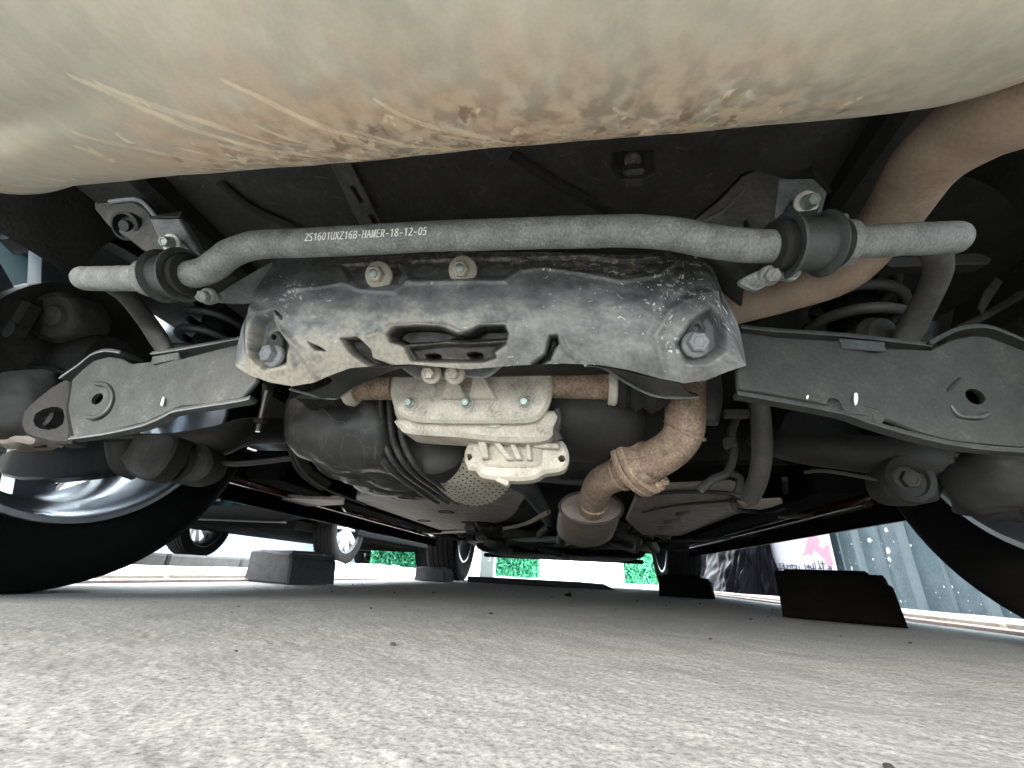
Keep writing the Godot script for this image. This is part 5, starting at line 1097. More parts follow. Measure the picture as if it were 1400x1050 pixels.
func surroundings() -> void:
	# raised apron on the left with a dark kerb face
	var ap := structure("raised_pavement", box(V(-5.6, 0.03, -5.0), V(6.6, 0.075, 10.0), 0.01), M.apron, "raised pale pavement under the parked cars")
	for k in 12:
		part(ap, "kerb_stone", box(V(-2.25, 0.034, -0.3 - k * 0.6), V(0.12, 0.08, 0.588), 0.012), M.kerbdark if k < 6 else M.apron)
	parked_car("black_car", "black car parked ahead on the left, its rear bumper and alloy wheel in view", V(-2.85, 0.068, -4.85), 0.0, M.carblack, 4.4)
	parked_car("dark_green_car", "dark green car beside the left rear wheel, seen between its spokes", V(-2.78, 0.068, 0.15), 0.0, M.cargreen, 4.0)
	parked_car("charcoal_car", "charcoal car beyond the black car with chrome wheel spokes", V(-3.5, 0.068, -10.0), 0.0, M.carblack, 4.4)
	# row of rounded stones along the kerb, ahead on the left
	var rng := RandomNumberGenerator.new()
	rng.seed = 12
	for k in 5:
		var t := thing("kerb_boulder", ["nearest", "second", "third", "fourth", "farthest"][k] + " of the pale rounded stones edging the ground before the black car", "stone", V(-2.02 + rng.randf() * 0.03, 0.0, -3.3 - k * 0.36), rng.randf() * 0.4, "pale stones edging the parked cars' side")
		part(t, "stone", rbox(V(0, 0.04, 0), V(0.09, 0.045, 0.17 + rng.randf() * 0.02), 2.6, 24, 14).rough(0.012, 8.0, k), M.stone, "", 60.0)
	# black rubber stop between the front wheels
	var st := thing("parking_stop", "low black rubber parking stop lying across between the front wheels", "parking stop", V(-0.4625,0,-2.3226), 0.0)
	part(st, "rubber_bar", plate([V(-0.1, 0, 0), V(-0.1, 0.034, 0), V(0.6, 0.034, 0), V(0.74, 0.030, 0), V(0.78, 0.012, 0), V(0.80, 0, 0)], V(0, 0, -0.15), 0.008), M.rubber)
	# small dark arrow painted on the slab
	var ar := structure("ground_arrow_mark", plate([V(0.0642,0.006,-1.0692), V(0.0873,0.006,-1.3075), V(0.0896,0.006,-0.9483)], V(0, -0.004, 0), 0.0005), M.blockdark, "small dark triangular mark on the concrete ahead")
	# buildings that close the yard
	var b1 := thing("grey_building", "grey rendered building closing the yard on the far left", "building", V(-8.5, 0, -2.0))
	part(b1, "wall", box(V(0, 2.5, 0), V(0.4, 5.0, 24.0), 0.02), M.farwall)
	var b2 := thing("blue_fence", "pale blue hoarding behind the parked cars", "hoarding", V(-6.0, 0, -13.5))
	part(b2, "panel", box(V(0, 1.2, 0), V(6.5, 2.4, 0.1), 0.01), M.bluewall)
	# artificial hedge panels
	hedge(V(-2.65, 0.07, -7.6), 1.9, 1.6, "bright green artificial hedge panel left of the left front wheel")
	hedge(V(-1.05, 0.02, -7.9), 1.05, 1.6, "green artificial hedge panel between grey cabinet and white board")
	hedge(V(1.32, 0.0, -7.9), 1.4, 1.6, "green artificial hedge panel right of the white board")
	var bw := thing("brown_post", "brown panel beside the left front wheel before the hedge", "panel", V(-1.62, 0.0, -6.9))
	part(bw, "board", box(V(0, 0.9, 0), V(0.34, 1.8, 0.06), 0.01), M.brownwall)
	var pp := thing("pale_post", "ribbed pale post next to the brown panel", "post", V(-1.37, 0.0, -6.85))
	part(pp, "post", box(V(0, 0.8, 0), V(0.12, 1.6, 0.1), 0.02), M.stone)
	for k in 12:
		part(pp, "post_rib", box(V(0, 0.08 + k * 0.13, 0.05), V(0.126, 0.05, 0.02), 0.008), M.stone)
	var cb := thing("grey_cabinet", "grey metal cabinet with a white hook mark behind the left front wheel", "cabinet", V(-0.9625,0.0172,-5.2) * V(1, 0, 1), 0.0)
	part(cb, "cabinet_body", box(V(0, 0.35, 0), V(0.16, 0.7, 0.2), 0.006), M.cabinet)
	part(cb, "hook_mark", tube([V(0.035, 0.42, 0.104), V(0.036, 0.215, 0.104), V(0.03, 0.195, 0.104), V(0.012, 0.195, 0.104)], 0.009, 6, 4, 0.3), M.print)
	part(cb, "cabinet_side", box(V(-0.16, 0.35, 0.01), V(0.15, 0.7, 0.16), 0.004), M.whiteboard)
	var wb := thing("white_board", "bright white board standing between two hedge panels", "board", V(0.30, 0.0, -7.5), 0.0)
	part(wb, "panel", box(V(0, 0.65, 0), V(1.24, 1.3, 0.04), 0.006), M.whiteboard)
	part(wb, "frame", box(V(0.60, 0.65, 0.024), V(0.02, 1.3, 0.012), 0.003), M.cabinet)
	part(wb, "foot_rail", box(V(0, 0.02, 0.05), V(1.2, 0.04, 0.06), 0.006), M.stone)
	wall()
	tarp()
	poster()

func hedge(at: Vector3, w: float, h: float, label: String) -> void:
	var t := thing("hedge_panel", label, "artificial hedge", at, 0.0, "artificial hedge panels along the far side")
	part(t, "backing", box(V(0, h / 2, -0.05), V(w, h, 0.04), 0.005), M.hedgeback)
	var rng := RandomNumberGenerator.new()
	rng.seed = int(w * 1000) + 3
	var g := Geo.new()
	var n := int(w * 2600)
	for k in n:
		var p := V(rng.randf_range(-w / 2, w / 2), pow(rng.randf(), 1.6) * h, rng.randf_range(-0.02, 0.06))
		var b := Basis(V(rng.randf() - 0.5, rng.randf() - 0.5, rng.randf() - 0.5).normalized(), rng.randf() * TAU)
		var l := rng.randf_range(0.025, 0.05)
		var q := g.v.size()
		g.v.append_array(PackedVector3Array([p + b * V(0, -l, 0), p + b * V(l * 0.4, 0, 0.006), p + b * V(0, l, 0), p + b * V(-l * 0.4, 0, 0.006)]))
		g.quad(q, q + 1, q + 2, q + 3)
		var c := Color(0.012, 0.13, 0.055).lerp(Color(0.04, 0.32, 0.16), rng.randf())
		for j in 4:
			g.col.append(c)
	part(t, "leaves", g, M.leaf).set_meta("kind", "stuff")

func wall() -> void:
	var x := 1.37
	var t := thing("corrugated_wall", "blue grey corrugated metal wall with white splashes beside the car", "wall", V(x, 0, -1.6))
	var rng := RandomNumberGenerator.new()
	rng.seed = 21
	for k in 34:  # unseen height and rearward length added to shade the right side of the car
		var z := 6.8 - k * 0.30
		part(t, "wall_panel", box(V(0.02, 1.5, z - 0.15), V(0.02, 3.0, 0.296), 0.002), M.wall)
		part(t, "wall_rib", plate([V(-0.010, 0.0, z - 0.008), V(-0.010, 0.0, z + 0.008), V(0.010, 0.0, z + 0.018), V(0.010, 0.0, z - 0.018)], V(0, 3.0, 0), 0.002), M.wallrib)
		part(t, "wall_rib", plate([V(0.004, 0.0, z - 0.152), V(0.004, 0.0, z - 0.148), V(0.012, 0.0, z - 0.142), V(0.012, 0.0, z - 0.158)], V(0, 3.0, 0), 0.001), M.wallrib)
	var spl := Geo.new()
	for k in 520:
		var r := 0.002 + pow(rng.randf(), 4.0) * 0.014
		var c := V(0.0095, pow(rng.randf(), 1.3) * 0.9 + 0.02, rng.randf_range(-1.6, 1.2))
		var o := []
		for j in 8:
			var a := TAU * j / 8
			o.append(c + V(0, cos(a), sin(a) * rng.randf_range(0.7, 1.3)) * r * rng.randf_range(0.7, 1.25))
		spl.add(plate(o, V(0.002, 0, 0), 0.0003))
	part(t, "paint_splash", spl, M.print, "white paint splashes").set_meta("kind", "stuff")

func tarp() -> void:
	var t := thing("black_cover", "shiny black plastic cover hanging in folds left of the poster", "cover", V(1.30, 0, -3.42))
	var g := Geo.new()
	var n := noise(701, 2.2)
	var m := 110
	var h := 60
	var way := [V(0.06, 0, 0.92), V(0.0, 0, 0.93), V(-0.06, 0, 0.88), V(-0.085, 0, 0.78), V(-0.085, 0, 0.5), V(-0.07, 0, 0.0), V(-0.06, 0, -0.5), V(-0.05, 0, -1.0), V(0.04, 0, -1.1)]
	var path := spline(way, 30)
	m = path.size() - 1
	for i in m + 1:
		var p := path[i]
		var tn := (path[mini(i + 1, m)] - path[maxi(i - 1, 0)]).normalized()
		var nr := V(-absf(tn.z), 0, tn.x if tn.x < 0.0 else tn.x).normalized()
		nr = V(tn.z, 0, -tn.x)
		if nr.x > 0.0 or (absf(nr.x) < 0.2 and nr.z < 0.0):
			nr = -nr
		var s := float(i) / m * 3.0
		for j in h + 1:
			var v := float(j) / h
			var y := 0.95 * (1.0 - v)
			var fold := sin(s * 24.0 + n.get_noise_2d(s * 0.8, v * 0.6) * 5.0 + v * 1.2) * 0.026 * (0.35 + 0.65 * v) + n.get_noise_2d(s * 1.2 + 5.0, v * 0.9) * 0.05
			g.v.append(p + nr * (fold + pow(v, 4.0) * 0.09) + V(0, y + 0.012 + n.get_noise_2d(s * 1.0, v * 2.0) * 0.01, 0))
	for i in m:
		for j in h:
			var a := i * (h + 1) + j
			g.quad(a, a + 1, a + h + 2, a + h + 1)
	g.fix(V(-3, 0.3, 4))
	part(t, "draped_sheet", g, M.tarp, "", 180.0)
	part(t, "covered_load", rbox(V(0.05, 0.45, -0.2), V(0.04, 0.45, 0.9), 4.0), M.blockdark)

func poster() -> void:
	var tl := V(1.335,0.3385,-2.8361)
	var bl := V(1.335,0.044,-2.7444)
	var tr := V(1.335,0.364,-1.8488)
	var br := V(1.335,0.0449,-1.9042)
	var z0 := minf(tl.z, bl.z)
	var z1 := maxf(tr.z, br.z)
	var yb := 0.055
	var t := thing("white_poster", "white poster board with a pink figure and grey lettering on the metal wall", "poster", V(1.335, 0, 0))
	part(t, "board", box(V(0.002, 0.5 + yb, (z0 + z1) / 2), V(0.012, 1.0, z1 - z0), 0.002), M.poster)
	# printing, laid on the board
	var w := z1 - z0
	var rng := RandomNumberGenerator.new()
	rng.seed = 41
	for row in [[0.40, 0.012, 0.50, 0.86, 26, M.inkgrey], [0.108, 0.045, 0.22, 0.99, 15, M.inkdark], [0.066, 0.018, 0.35, 0.99, 22, M.inkgrey], [0.046, 0.010, 0.38, 0.6, 16, M.inkgrey], [0.46, 0.016, 0.85, 0.99, 4, M.inkgrey]]:
		var g := Geo.new()
		var n: int = row[4]
		for k in n:
			var cz: float = z0 + w * lerpf(row[2], row[3], (k + 0.5) / n)
			var cw: float = w * (row[3] - row[2]) / n
			var hh: float = row[1]
			for st in 4:
				var horizontal := rng.randf() < 0.5
				g.add(box(V(-0.0055, row[0] + yb + rng.randf_range(-0.4, 0.4) * hh, cz + rng.randf_range(-0.3, 0.3) * cw), V(0.002, hh * (0.10 if horizontal else 0.8), cw * (0.8 if horizontal else 0.10)), 0.0002))
		part(t, "lettering", g, row[5])
	var up := 0.0
	for q in [[[0.86, 0.33], [0.80, 0.30], [0.74, 0.24], [0.70, 0.225], [0.78, 0.235], [0.80, 0.215], [0.84, 0.25], [0.90, 0.215], [0.95, 0.20], [1.0, 0.255], [0.93, 0.25], [0.90, 0.27], [0.92, 0.285], [0.90, 0.31]], [[0.93, 0.19], [0.955, 0.25], [0.985, 0.262], [0.995, 0.18], [0.96, 0.165]]]:
		var o := []
		for p in q:
			o.append(V(-0.0058 - up, p[1] - 0.055 + yb, z0 + w * p[0]))
		up += 0.0008
		part(t, "pink_figure", plate(smooth_loop(o, 2), V(0.002, 0, 0), 0.0002), M.pink)

# ---------------------------------------------------------------- geometry
class Geo:
	var v := PackedVector3Array()
	var idx := PackedInt32Array()
	var uv := PackedVector2Array()
	var col := PackedColorArray()
	func add(o: Geo) -> void:
		var b := v.size()
		v.append_array(o.v)
		for i in o.idx:
			idx.append(i + b)
	func quad(a: int, b: int, c: int, d: int) -> void:
		idx.append_array(PackedInt32Array([a, b, c, a, c, d]))
	func fix(toward = null) -> Geo:      # closed: outward by signed volume; open: facing a point
		var s := 0.0
		for t in range(0, idx.size(), 3):
			var a := v[idx[t]]
			var b := v[idx[t + 1]]
			var c := v[idx[t + 2]]
			if toward == null:
				s += a.dot(c.cross(b))
			else:
				var n := (c - a).cross(b - a)
				var to: Vector3 = toward
				s += n.dot(to - (a + b + c) / 3.0)
		if s < 0.0:
			for t in range(0, idx.size(), 3):
				var k := idx[t + 1]
				idx[t + 1] = idx[t + 2]
				idx[t + 2] = k
		return self
	func rough(amp: float, freq: float, sd := 3) -> Geo:
		var n := FastNoiseLite.new()
		n.seed = sd
		n.frequency = freq
		n.fractal_octaves = 2
		for i in v.size():
			var p := v[i]
			v[i] = p + amp * Vector3(n.get_noise_3d(p.x, p.y, p.z), n.get_noise_3d(p.x + 31.0, p.y, p.z), n.get_noise_3d(p.x, p.y + 57.0, p.z))
		return self
	func tint(f: Callable) -> Geo:
		col.resize(v.size())
		for i in v.size():
			col[i] = f.call(v[i])
		return self
	func mesh(crease := 38.0) -> ArrayMesh:
		var nt := idx.size() / 3
		var fnv := PackedVector3Array()
		fnv.resize(nt)
		for t in nt:
			var a := v[idx[t * 3]]
			fnv[t] = (v[idx[t * 3 + 2]] - a).cross(v[idx[t * 3 + 1]] - a)
		var ar := []
		ar.resize(Mesh.ARRAY_MAX)
		if crease >= 180.0:
			var nn := PackedVector3Array()
			nn.resize(v.size())
			for t in nt:
				for k in 3:
					nn[idx[t * 3 + k]] += fnv[t]
			for i in nn.size():
				nn[i] = nn[i].normalized() if nn[i].length_squared() > 0.0 else Vector3.UP
			ar[Mesh.ARRAY_VERTEX] = v
			ar[Mesh.ARRAY_NORMAL] = nn
			if uv.size() == v.size():
				ar[Mesh.ARRAY_TEX_UV] = uv
			if col.size() == v.size():
				ar[Mesh.ARRAY_COLOR] = col
			ar[Mesh.ARRAY_INDEX] = idx
		else:
			var cc := cos(deg_to_rad(crease))
			var at := {}
			var key := []
			key.resize(v.size())
			for i in v.size():
				key[i] = Vector3i((v[i] * 50000.0).round())
			for t in nt:
				for k in 3:
					var q: Vector3i = key[idx[t * 3 + k]]
					if not at.has(q):
						at[q] = PackedInt32Array()
					at[q].append(t)
			var un := PackedVector3Array()
			un.resize(nt)
			for t in nt:
				un[t] = fnv[t].normalized()
			var pv := PackedVector3Array()
			var pn := PackedVector3Array()
			var pu := PackedVector2Array()
			var pc := PackedColorArray()
			for t in nt:
				for k in 3:
					var i := idx[t * 3 + k]
					var n := Vector3.ZERO
					for f in at[key[i]]:
						if un[f].dot(un[t]) > cc:
							n += fnv[f]
					pv.append(v[i])
					pn.append(n.normalized() if n.length_squared() > 0.0 else Vector3.UP)
					if uv.size() == v.size():
						pu.append(uv[i])
					if col.size() == v.size():
						pc.append(col[i])
			ar[Mesh.ARRAY_VERTEX] = pv
			ar[Mesh.ARRAY_NORMAL] = pn
			if pu.size():
				ar[Mesh.ARRAY_TEX_UV] = pu
			if pc.size():
				ar[Mesh.ARRAY_COLOR] = pc
		var am := ArrayMesh.new()
		am.add_surface_from_arrays(Mesh.PRIMITIVE_TRIANGLES, ar)
		return am

func V(x: float, y: float, z: float) -> Vector3:
	return Vector3(x, y, z)

func spline(p: Array, n: int) -> PackedVector3Array:       # Catmull-Rom through the points
	var o := PackedVector3Array()
	for i in p.size() - 1:
		var a: Vector3 = p[maxi(i - 1, 0)]
		var b: Vector3 = p[i]
		var c: Vector3 = p[i + 1]
		var d: Vector3 = p[mini(i + 2, p.size() - 1)]
		for k in n:
			o.append(b.cubic_interpolate(c, a, d, float(k) / n))
	o.append(p[-1])
	return o

func tube(p: Array, r, sides := 18, n := 6, squash := 1.0, round_end := false) -> Geo:
	var g := Geo.new()
	var q := spline(p, n)
	var m := q.size()
	var rr := PackedFloat32Array()
	for i in m:
		if r is Array:
			var f: float = float(i) / (m - 1) * (r.size() - 1)
			var k := mini(int(f), r.size() - 2)
			rr.append(lerpf(r[k], r[k + 1], f - k))
		else:
			rr.append(r)
	if round_end:
		var q2 := PackedVector3Array()
		var r2 := PackedFloat32Array()
		var d0 := (q[0] - q[1]).normalized()
		var d1 := (q[m - 1] - q[m - 2]).normalized()
		for k in 4:
			var a := PI / 2 * (1.0 - k / 4.0)
			q2.append(q[0] + d0 * sin(a) * rr[0] * 0.7)
			r2.append(maxf(cos(a), 0.02) * rr[0])
		q2.append_array(q)
		r2.append_array(rr)
		for k in range(3, -1, -1):
			var a := PI / 2 * (1.0 - k / 4.0)
			q2.append(q[m - 1] + d1 * sin(a) * rr[m - 1] * 0.7)
			r2.append(maxf(cos(a), 0.02) * rr[m - 1])
		q = q2
		rr = r2
		m = q.size()
	var t0 := (q[1] - q[0]).normalized()
	var u := t0.cross(Vector3.UP if absf(t0.y) < 0.9 else Vector3.RIGHT).normalized()
	for i in m:
		var t := (q[mini(i + 1, m - 1)] - q[maxi(i - 1, 0)]).normalized()
		u = (u - t * u.dot(t)).normalized()
		var w := t.cross(u)
		for k in sides:
			var a := TAU * k / sides
			g.v.append(q[i] + (u * cos(a) + w * sin(a) * squash) * rr[i])
			g.uv.append(Vector2(float(i) / m, float(k) / sides))
	for i in m - 1:
		for k in sides:
			var k2 := (k + 1) % sides
			g.quad(i * sides + k, i * sides + k2, (i + 1) * sides + k2, (i + 1) * sides + k)
	for e in [0, m - 1]:
		var c := g.v.size()
		g.v.append(q[e])
		g.uv.append(Vector2(0, 0))
		for k in sides:
			var k2 := (k + 1) % sides
			if e == 0:
				g.idx.append_array(PackedInt32Array([c, e * sides + k2, e * sides + k]))
			else:
				g.idx.append_array(PackedInt32Array([c, e * sides + k, e * sides + k2]))
	return g.fix()

func lathe(o: Vector3, axis: Vector3, prof: Array, sides := 32, a0 := 0.0, a1 := TAU) -> Geo:   # prof: Vector2(radius, height along axis)
	var g := Geo.new()
	axis = axis.normalized()
	var u := axis.cross(Vector3.UP if absf(axis.y) < 0.9 else Vector3.RIGHT).normalized()
	var w := axis.cross(u)
	var full := is_equal_approx(a1 - a0, TAU)
	var m := prof.size()
	var cols := sides if full else sides + 1
	for k in cols:
		var a := a0 + (a1 - a0) * k / sides
		for pt in prof:
			g.v.append(o + axis * pt.y + (u * cos(a) + w * sin(a)) * pt.x)
	for k in sides:
		var k2 := (k + 1) % cols
		for i in m - 1:
			g.quad(k * m + i, k * m + i + 1, k2 * m + i + 1, k2 * m + i)
	return g.fix() if full else g

func newell(p: Array) -> Vector3:
	var n := Vector3.ZERO
	for i in p.size():
		var a: Vector3 = p[i]
		var b: Vector3 = p[(i + 1) % p.size()]
		n += Vector3((a.y - b.y) * (a.z + b.z), (a.z - b.z) * (a.x + b.x), (a.x - b.x) * (a.y + b.y))
	return n.normalized()

func inset(p: Array, d: float, n: Vector3) -> Array:
	var o := []
	for i in p.size():
		var a: Vector3 = p[(i - 1 + p.size()) % p.size()]
		var b: Vector3 = p[i]
		var c: Vector3 = p[(i + 1) % p.size()]
		var e0 := n.cross((b - a).normalized()).normalized()
		var e1 := n.cross((c - b).normalized()).normalized()
		var m := (e0 + e1)
		if m.length() < 0.05:
			m = e0
		m = m.normalized()
		o.append(b + m * d / maxf(m.dot(e0), 0.45))
	return o

func cut_holes(p: PackedVector2Array, holes: Array) -> Array:      # halves along a line through each hole, so no piece keeps a hole
	if holes.is_empty():
		return [p]
	var h: PackedVector2Array = holes[0]
	var rest := holes.slice(1)
	var c := Vector2.ZERO
	for q in h:
		c += q / h.size()
	var out := []
	for s in [-1.0, 1.0]:
		var half := PackedVector2Array([c + Vector2(0, -9e4), c + Vector2(s * 9e4, -9e4), c + Vector2(s * 9e4, 9e4), c + Vector2(0, 9e4)])
		for a in Geometry2D.intersect_polygons(p, half):
			for b in Geometry2D.clip_polygons(a, h):
				out.append_array(cut_holes(b, rest))
	return out

func flat_tri(g: Geo, ring: Array, holes: Array, n: Vector3, shift: Vector3) -> void:
	var u := (ring[1] - ring[0]) as Vector3
	u = (u - n * u.dot(n)).normalized()
	var w := n.cross(u)
	var o: Vector3 = ring[0]
	var rings := []
	for r in [ring] + holes:
		var q := PackedVector2Array()
		for p in r:
			var e: Vector3 = p - o
			q.append(Vector2(e.dot(u), e.dot(w)) * 1000.0)
		rings.append(q)
	if holes.is_empty():
		var t := Geometry2D.triangulate_polygon(rings[0])
		var b := g.v.size()
		for e in ring:
			g.v.append(e + shift)
		for i in t:
			g.idx.append(b + i)
		return
	for q in cut_holes(rings[0], rings.slice(1)):
		var t := Geometry2D.triangulate_polygon(q)
		var b := g.v.size()
		for e in q:
			g.v.append(o + (u * e.x + w * e.y) / 1000.0 + shift)
		for i in t:
			g.idx.append(b + i)

# a sheet with thickness: outline (3-D, nearly flat), depth vector away from the face, chamfer, holes
func plate(p: Array, depth: Vector3, bevel := 0.0015, holes := []) -> Geo:
	var g := Geo.new()
	var n := newell(p)
	if n.dot(depth) > 0.0:
		p = p.duplicate()
		p.reverse()
		n = -n
	var hs := []
	for h in holes:
		var hh: Array = h.duplicate()
		if newell(hh).dot(n) > 0.0:
			hh.reverse()
		hs.append(hh)
	var face := inset(p, bevel, n)
	flat_tri(g, face, hs, n, Vector3.ZERO)
	var st := g.idx.size()
	flat_tri(g, p, hs, n, depth)
	for t in range(0, st, 3):                       # orient the face by hand: normal n
		var a := g.v[g.idx[t]]
		if (g.v[g.idx[t + 2]] - a).cross(g.v[g.idx[t + 1]] - a).dot(n) < 0.0:
			var k := g.idx[t + 1]
			g.idx[t + 1] = g.idx[t + 2]
			g.idx[t + 2] = k
	for t in range(st, g.idx.size(), 3):
		var a := g.v[g.idx[t]]
		if (g.v[g.idx[t + 2]] - a).cross(g.v[g.idx[t + 1]] - a).dot(n) > 0.0:
			var k := g.idx[t + 1]
			g.idx[t + 1] = g.idx[t + 2]
			g.idx[t + 2] = k
	var dn := depth.normalized() * minf(bevel, depth.length() * 0.4)
	var loops := [[face, p, Vector3.ZERO, dn], [p, p, dn, depth]]
	for h in hs:
		loops.append([h, h, Vector3.ZERO, depth])
	for l in loops:
		var m: int = l[0].size()
		var b := g.v.size()
		for e in l[0]:
			g.v.append(e + l[2])
		for e in l[1]:
			g.v.append(e + l[3])
		for i in m:
			g.quad(b + i, b + m + i, b + m + (i + 1) % m, b + (i + 1) % m)
	return g

func circle(c: Vector3, n: Vector3, r: float, k := 14, stretch := 1.0) -> Array:
	n = n.normalized()
	var u := n.cross(Vector3.UP if absf(n.y) < 0.9 else Vector3.FORWARD).normalized()
	var w := n.cross(u)
	var o := []
	for i in k:
		o.append(c + (u * cos(TAU * i / k) * stretch + w * sin(TAU * i / k)) * r)
	return o

func smooth_loop(p: Array, n := 4) -> Array:
	var o := []
	var m := p.size()
	for i in m:
		for k in n:
			o.append((p[i] as Vector3).cubic_interpolate(p[(i + 1) % m], p[(i - 1 + m) % m], p[(i + 2) % m], float(k) / n))
	return o

# rounded box (superellipsoid), turned by b
func rbox(c: Vector3, h: Vector3, e := 4.0, su := 40, sv := 20, b := Basis.IDENTITY) -> Geo:
	var g := Geo.new()
	for j in sv + 1:
		var la := -PI / 2 + PI * j / sv
		for i in su:
			var lo := TAU * i / su
			var d := Vector3(cos(la) * cos(lo), sin(la), cos(la) * sin(lo))
			var s := pow(pow(absf(d.x), e) + pow(absf(d.y), e) + pow(absf(d.z), e), -1.0 / e)
			g.v.append(c + b * (d * s * h))
	for j in sv:
		for i in su:
			var i2 := (i + 1) % su
			g.quad(j * su + i, j * su + i2, (j + 1) * su + i2, (j + 1) * su + i)
	return g.fix()

func box(c: Vector3, s: Vector3, bev := 0.003, b := Basis.IDENTITY) -> Geo:
	var h := s / 2.0
	var g := Geo.new()
	bev = minf(bev, minf(h.x, minf(h.y, h.z)) * 0.45)
	var id := {}
	for sx in [-1, 1]:
		for sy in [-1, 1]:
			for sz in [-1, 1]:
				for ax in 3:
					var q := Vector3(sx * h.x, sy * h.y, sz * h.z)
					for k in 3:
						if k != ax:
							q[k] -= bev * signf(q[k])
					id[[sx, sy, sz, ax]] = g.v.size()
					g.v.append(c + b * q)
	for ax in 3:
		var o1 := (ax + 1) % 3
		var o2 := (ax + 2) % 3
		for s1 in [-1, 1]:
			var f := []
			for t in [[-1, -1], [1, -1], [1, 1], [-1, 1]]:
				var k := [0, 0, 0]
				k[ax] = s1
				k[o1] = t[0]
				k[o2] = t[1]
				f.append(id[[k[0], k[1], k[2], ax]])
			if s1 > 0:
				f.reverse()
			g.quad(f[0], f[1], f[2], f[3])
		for s1 in [-1, 1]:
			for s2 in [-1, 1]:
				var f := []
				for t in [[-1, o1], [1, o1], [1, o2], [-1, o2]]:
					var k := [0, 0, 0]
					k[ax] = t[0]
					k[o1] = s1
					k[o2] = s2
					f.append(id[[k[0], k[1], k[2], t[1]]])
				if s1 * s2 > 0:
					f.reverse()
				g.quad(f[0], f[1], f[2], f[3])
	for sx in [-1, 1]:
		for sy in [-1, 1]:
			for sz in [-1, 1]:
				var f: Array = [id[[sx, sy, sz, 0]], id[[sx, sy, sz, 1]], id[[sx, sy, sz, 2]]]
				if sx * sy * sz > 0:
					f.reverse()
				g.idx.append_array(PackedInt32Array(f))
	return g.fix()

# rows of points joined to a smooth sheet; refined along both ways
func sheet(rows: Array, nu := 5, nv := 5, thick := Vector3.ZERO) -> Geo:
	var fine := []
	for r in rows:
		fine.append(spline(r, nu))
	var m: int = fine[0].size()
	var cols := []
	for i in m:
		var c := []
		for r in fine:
			c.append(r[i])
		cols.append(spline(c, nv))
	var g := Geo.new()
	var n: int = cols[0].size()
	for c in cols:
		g.v.append_array(c)
	for i in m - 1:
		for j in n - 1:
			g.quad(i * n + j, i * n + j + 1, (i + 1) * n + j + 1, (i + 1) * n + j)
	if thick != Vector3.ZERO:
		var b := g.v.size()
		for i in b:
			g.v.append(g.v[i] + thick)
		for i in m - 1:
			for j in n - 1:
				g.quad(b + i * n + j, b + (i + 1) * n + j, b + (i + 1) * n + j + 1, b + i * n + j + 1)
		for i in m - 1:
			g.quad(i * n, (i + 1) * n, b + (i + 1) * n, b + i * n)
			g.quad(i * n + n - 1, b + i * n + n - 1, b + (i + 1) * n + n - 1, (i + 1) * n + n - 1)
		for j in n - 1:
			g.quad(j, b + j, b + j + 1, j + 1)
			var q := (m - 1) * n
			g.quad(q + j, q + j + 1, b + q + j + 1, b + q + j)
		g.fix()
	return g

func bolt_geo(p: Vector3, d: Vector3, r: float, h: float, fl: float) -> Geo:    # flange, chamfered hexagon head, dished top
	d = d.normalized()
	var g := lathe(p, d, [Vector2(0, -0.002), Vector2(fl, -0.002), Vector2(fl, h * 0.12), Vector2(fl * 0.9, h * 0.25), Vector2(r * 0.95, h * 0.36), Vector2(0, h * 0.38)], 20)
	g.add(lathe(p, d, [Vector2(0, h * 0.2), Vector2(r, h * 0.2), Vector2(r, h * 0.9), Vector2(r * 0.84, h), Vector2(r * 0.6, h), Vector2(r * 0.5, h * 0.93), Vector2(0, h * 0.93)], 6))
	return g

func in_poly(q: Vector2, poly: PackedVector2Array) -> float:            # signed distance, inside positive
	var best := 1e9
	var inside := false
	var m := poly.size()
	for i in m:
		var a := poly[i]
		var b := poly[(i + 1) % m]
		best = minf(best, q.distance_squared_to(Geometry2D.get_closest_point_to_segment(q, a, b)))
		if (a.y > q.y) != (b.y > q.y) and q.x < (b.x - a.x) * (q.y - a.y) / (b.y - a.y) + a.x:
			inside = not inside
	return sqrt(best) if inside else -sqrt(best)

func line_dist(q: Vector2, l: PackedVector2Array) -> float:
	var best := 1e9
	for i in l.size() - 1:
		best = minf(best, q.distance_squared_to(Geometry2D.get_closest_point_to_segment(q, l[i], l[i + 1])))
	return sqrt(best)

func xy(p: Array) -> PackedVector2Array:
	var o := PackedVector2Array()
	for e in p:
		o.append(Vector2(e.x, e.y))
	return o

# ---------------------------------------------------------------- objects
var taken := {}
func numbered(n: String) -> String:
	taken[n] = taken.get(n, -1) + 1
	return n if taken[n] == 0 else "%s_%03d" % [n, taken[n]]

func thing(called: String, label: String, category: String, at := Vector3.ZERO, turn := 0.0, group := "") -> Node3D:
	var o := Node3D.new()
	o.name = numbered(called)
	add_child(o, true)
	o.position = at
	o.rotation.y = turn
	o.set_meta("label", label)
	o.set_meta("category", category)
	if group:
		o.set_meta("group", group)
	return o

func part(parent: Node, called: String, g: Geo, m: Material, label := "", crease := 38.0) -> MeshInstance3D:
	return mpart(parent, called, g.mesh(crease), m, label)

func mpart(parent: Node, called: String, mesh: Mesh, m: Material, label := "") -> MeshInstance3D:
	var o := MeshInstance3D.new()
	var n := called
	var k := 0
	while parent.has_node(NodePath(n)):
		k += 1
		n = "%s_%03d" % [called, k]
	o.name = n
	o.mesh = mesh
	o.material_override = m
	parent.add_child(o, true)
	if label:
		o.set_meta("label", label)
	return o

func structure(called: String, g: Geo, m: Material, label: String, crease := 38.0) -> MeshInstance3D:
	var o := part(self, numbered(called), g, m, label, crease)
	o.set_meta("kind", "structure")
	return o

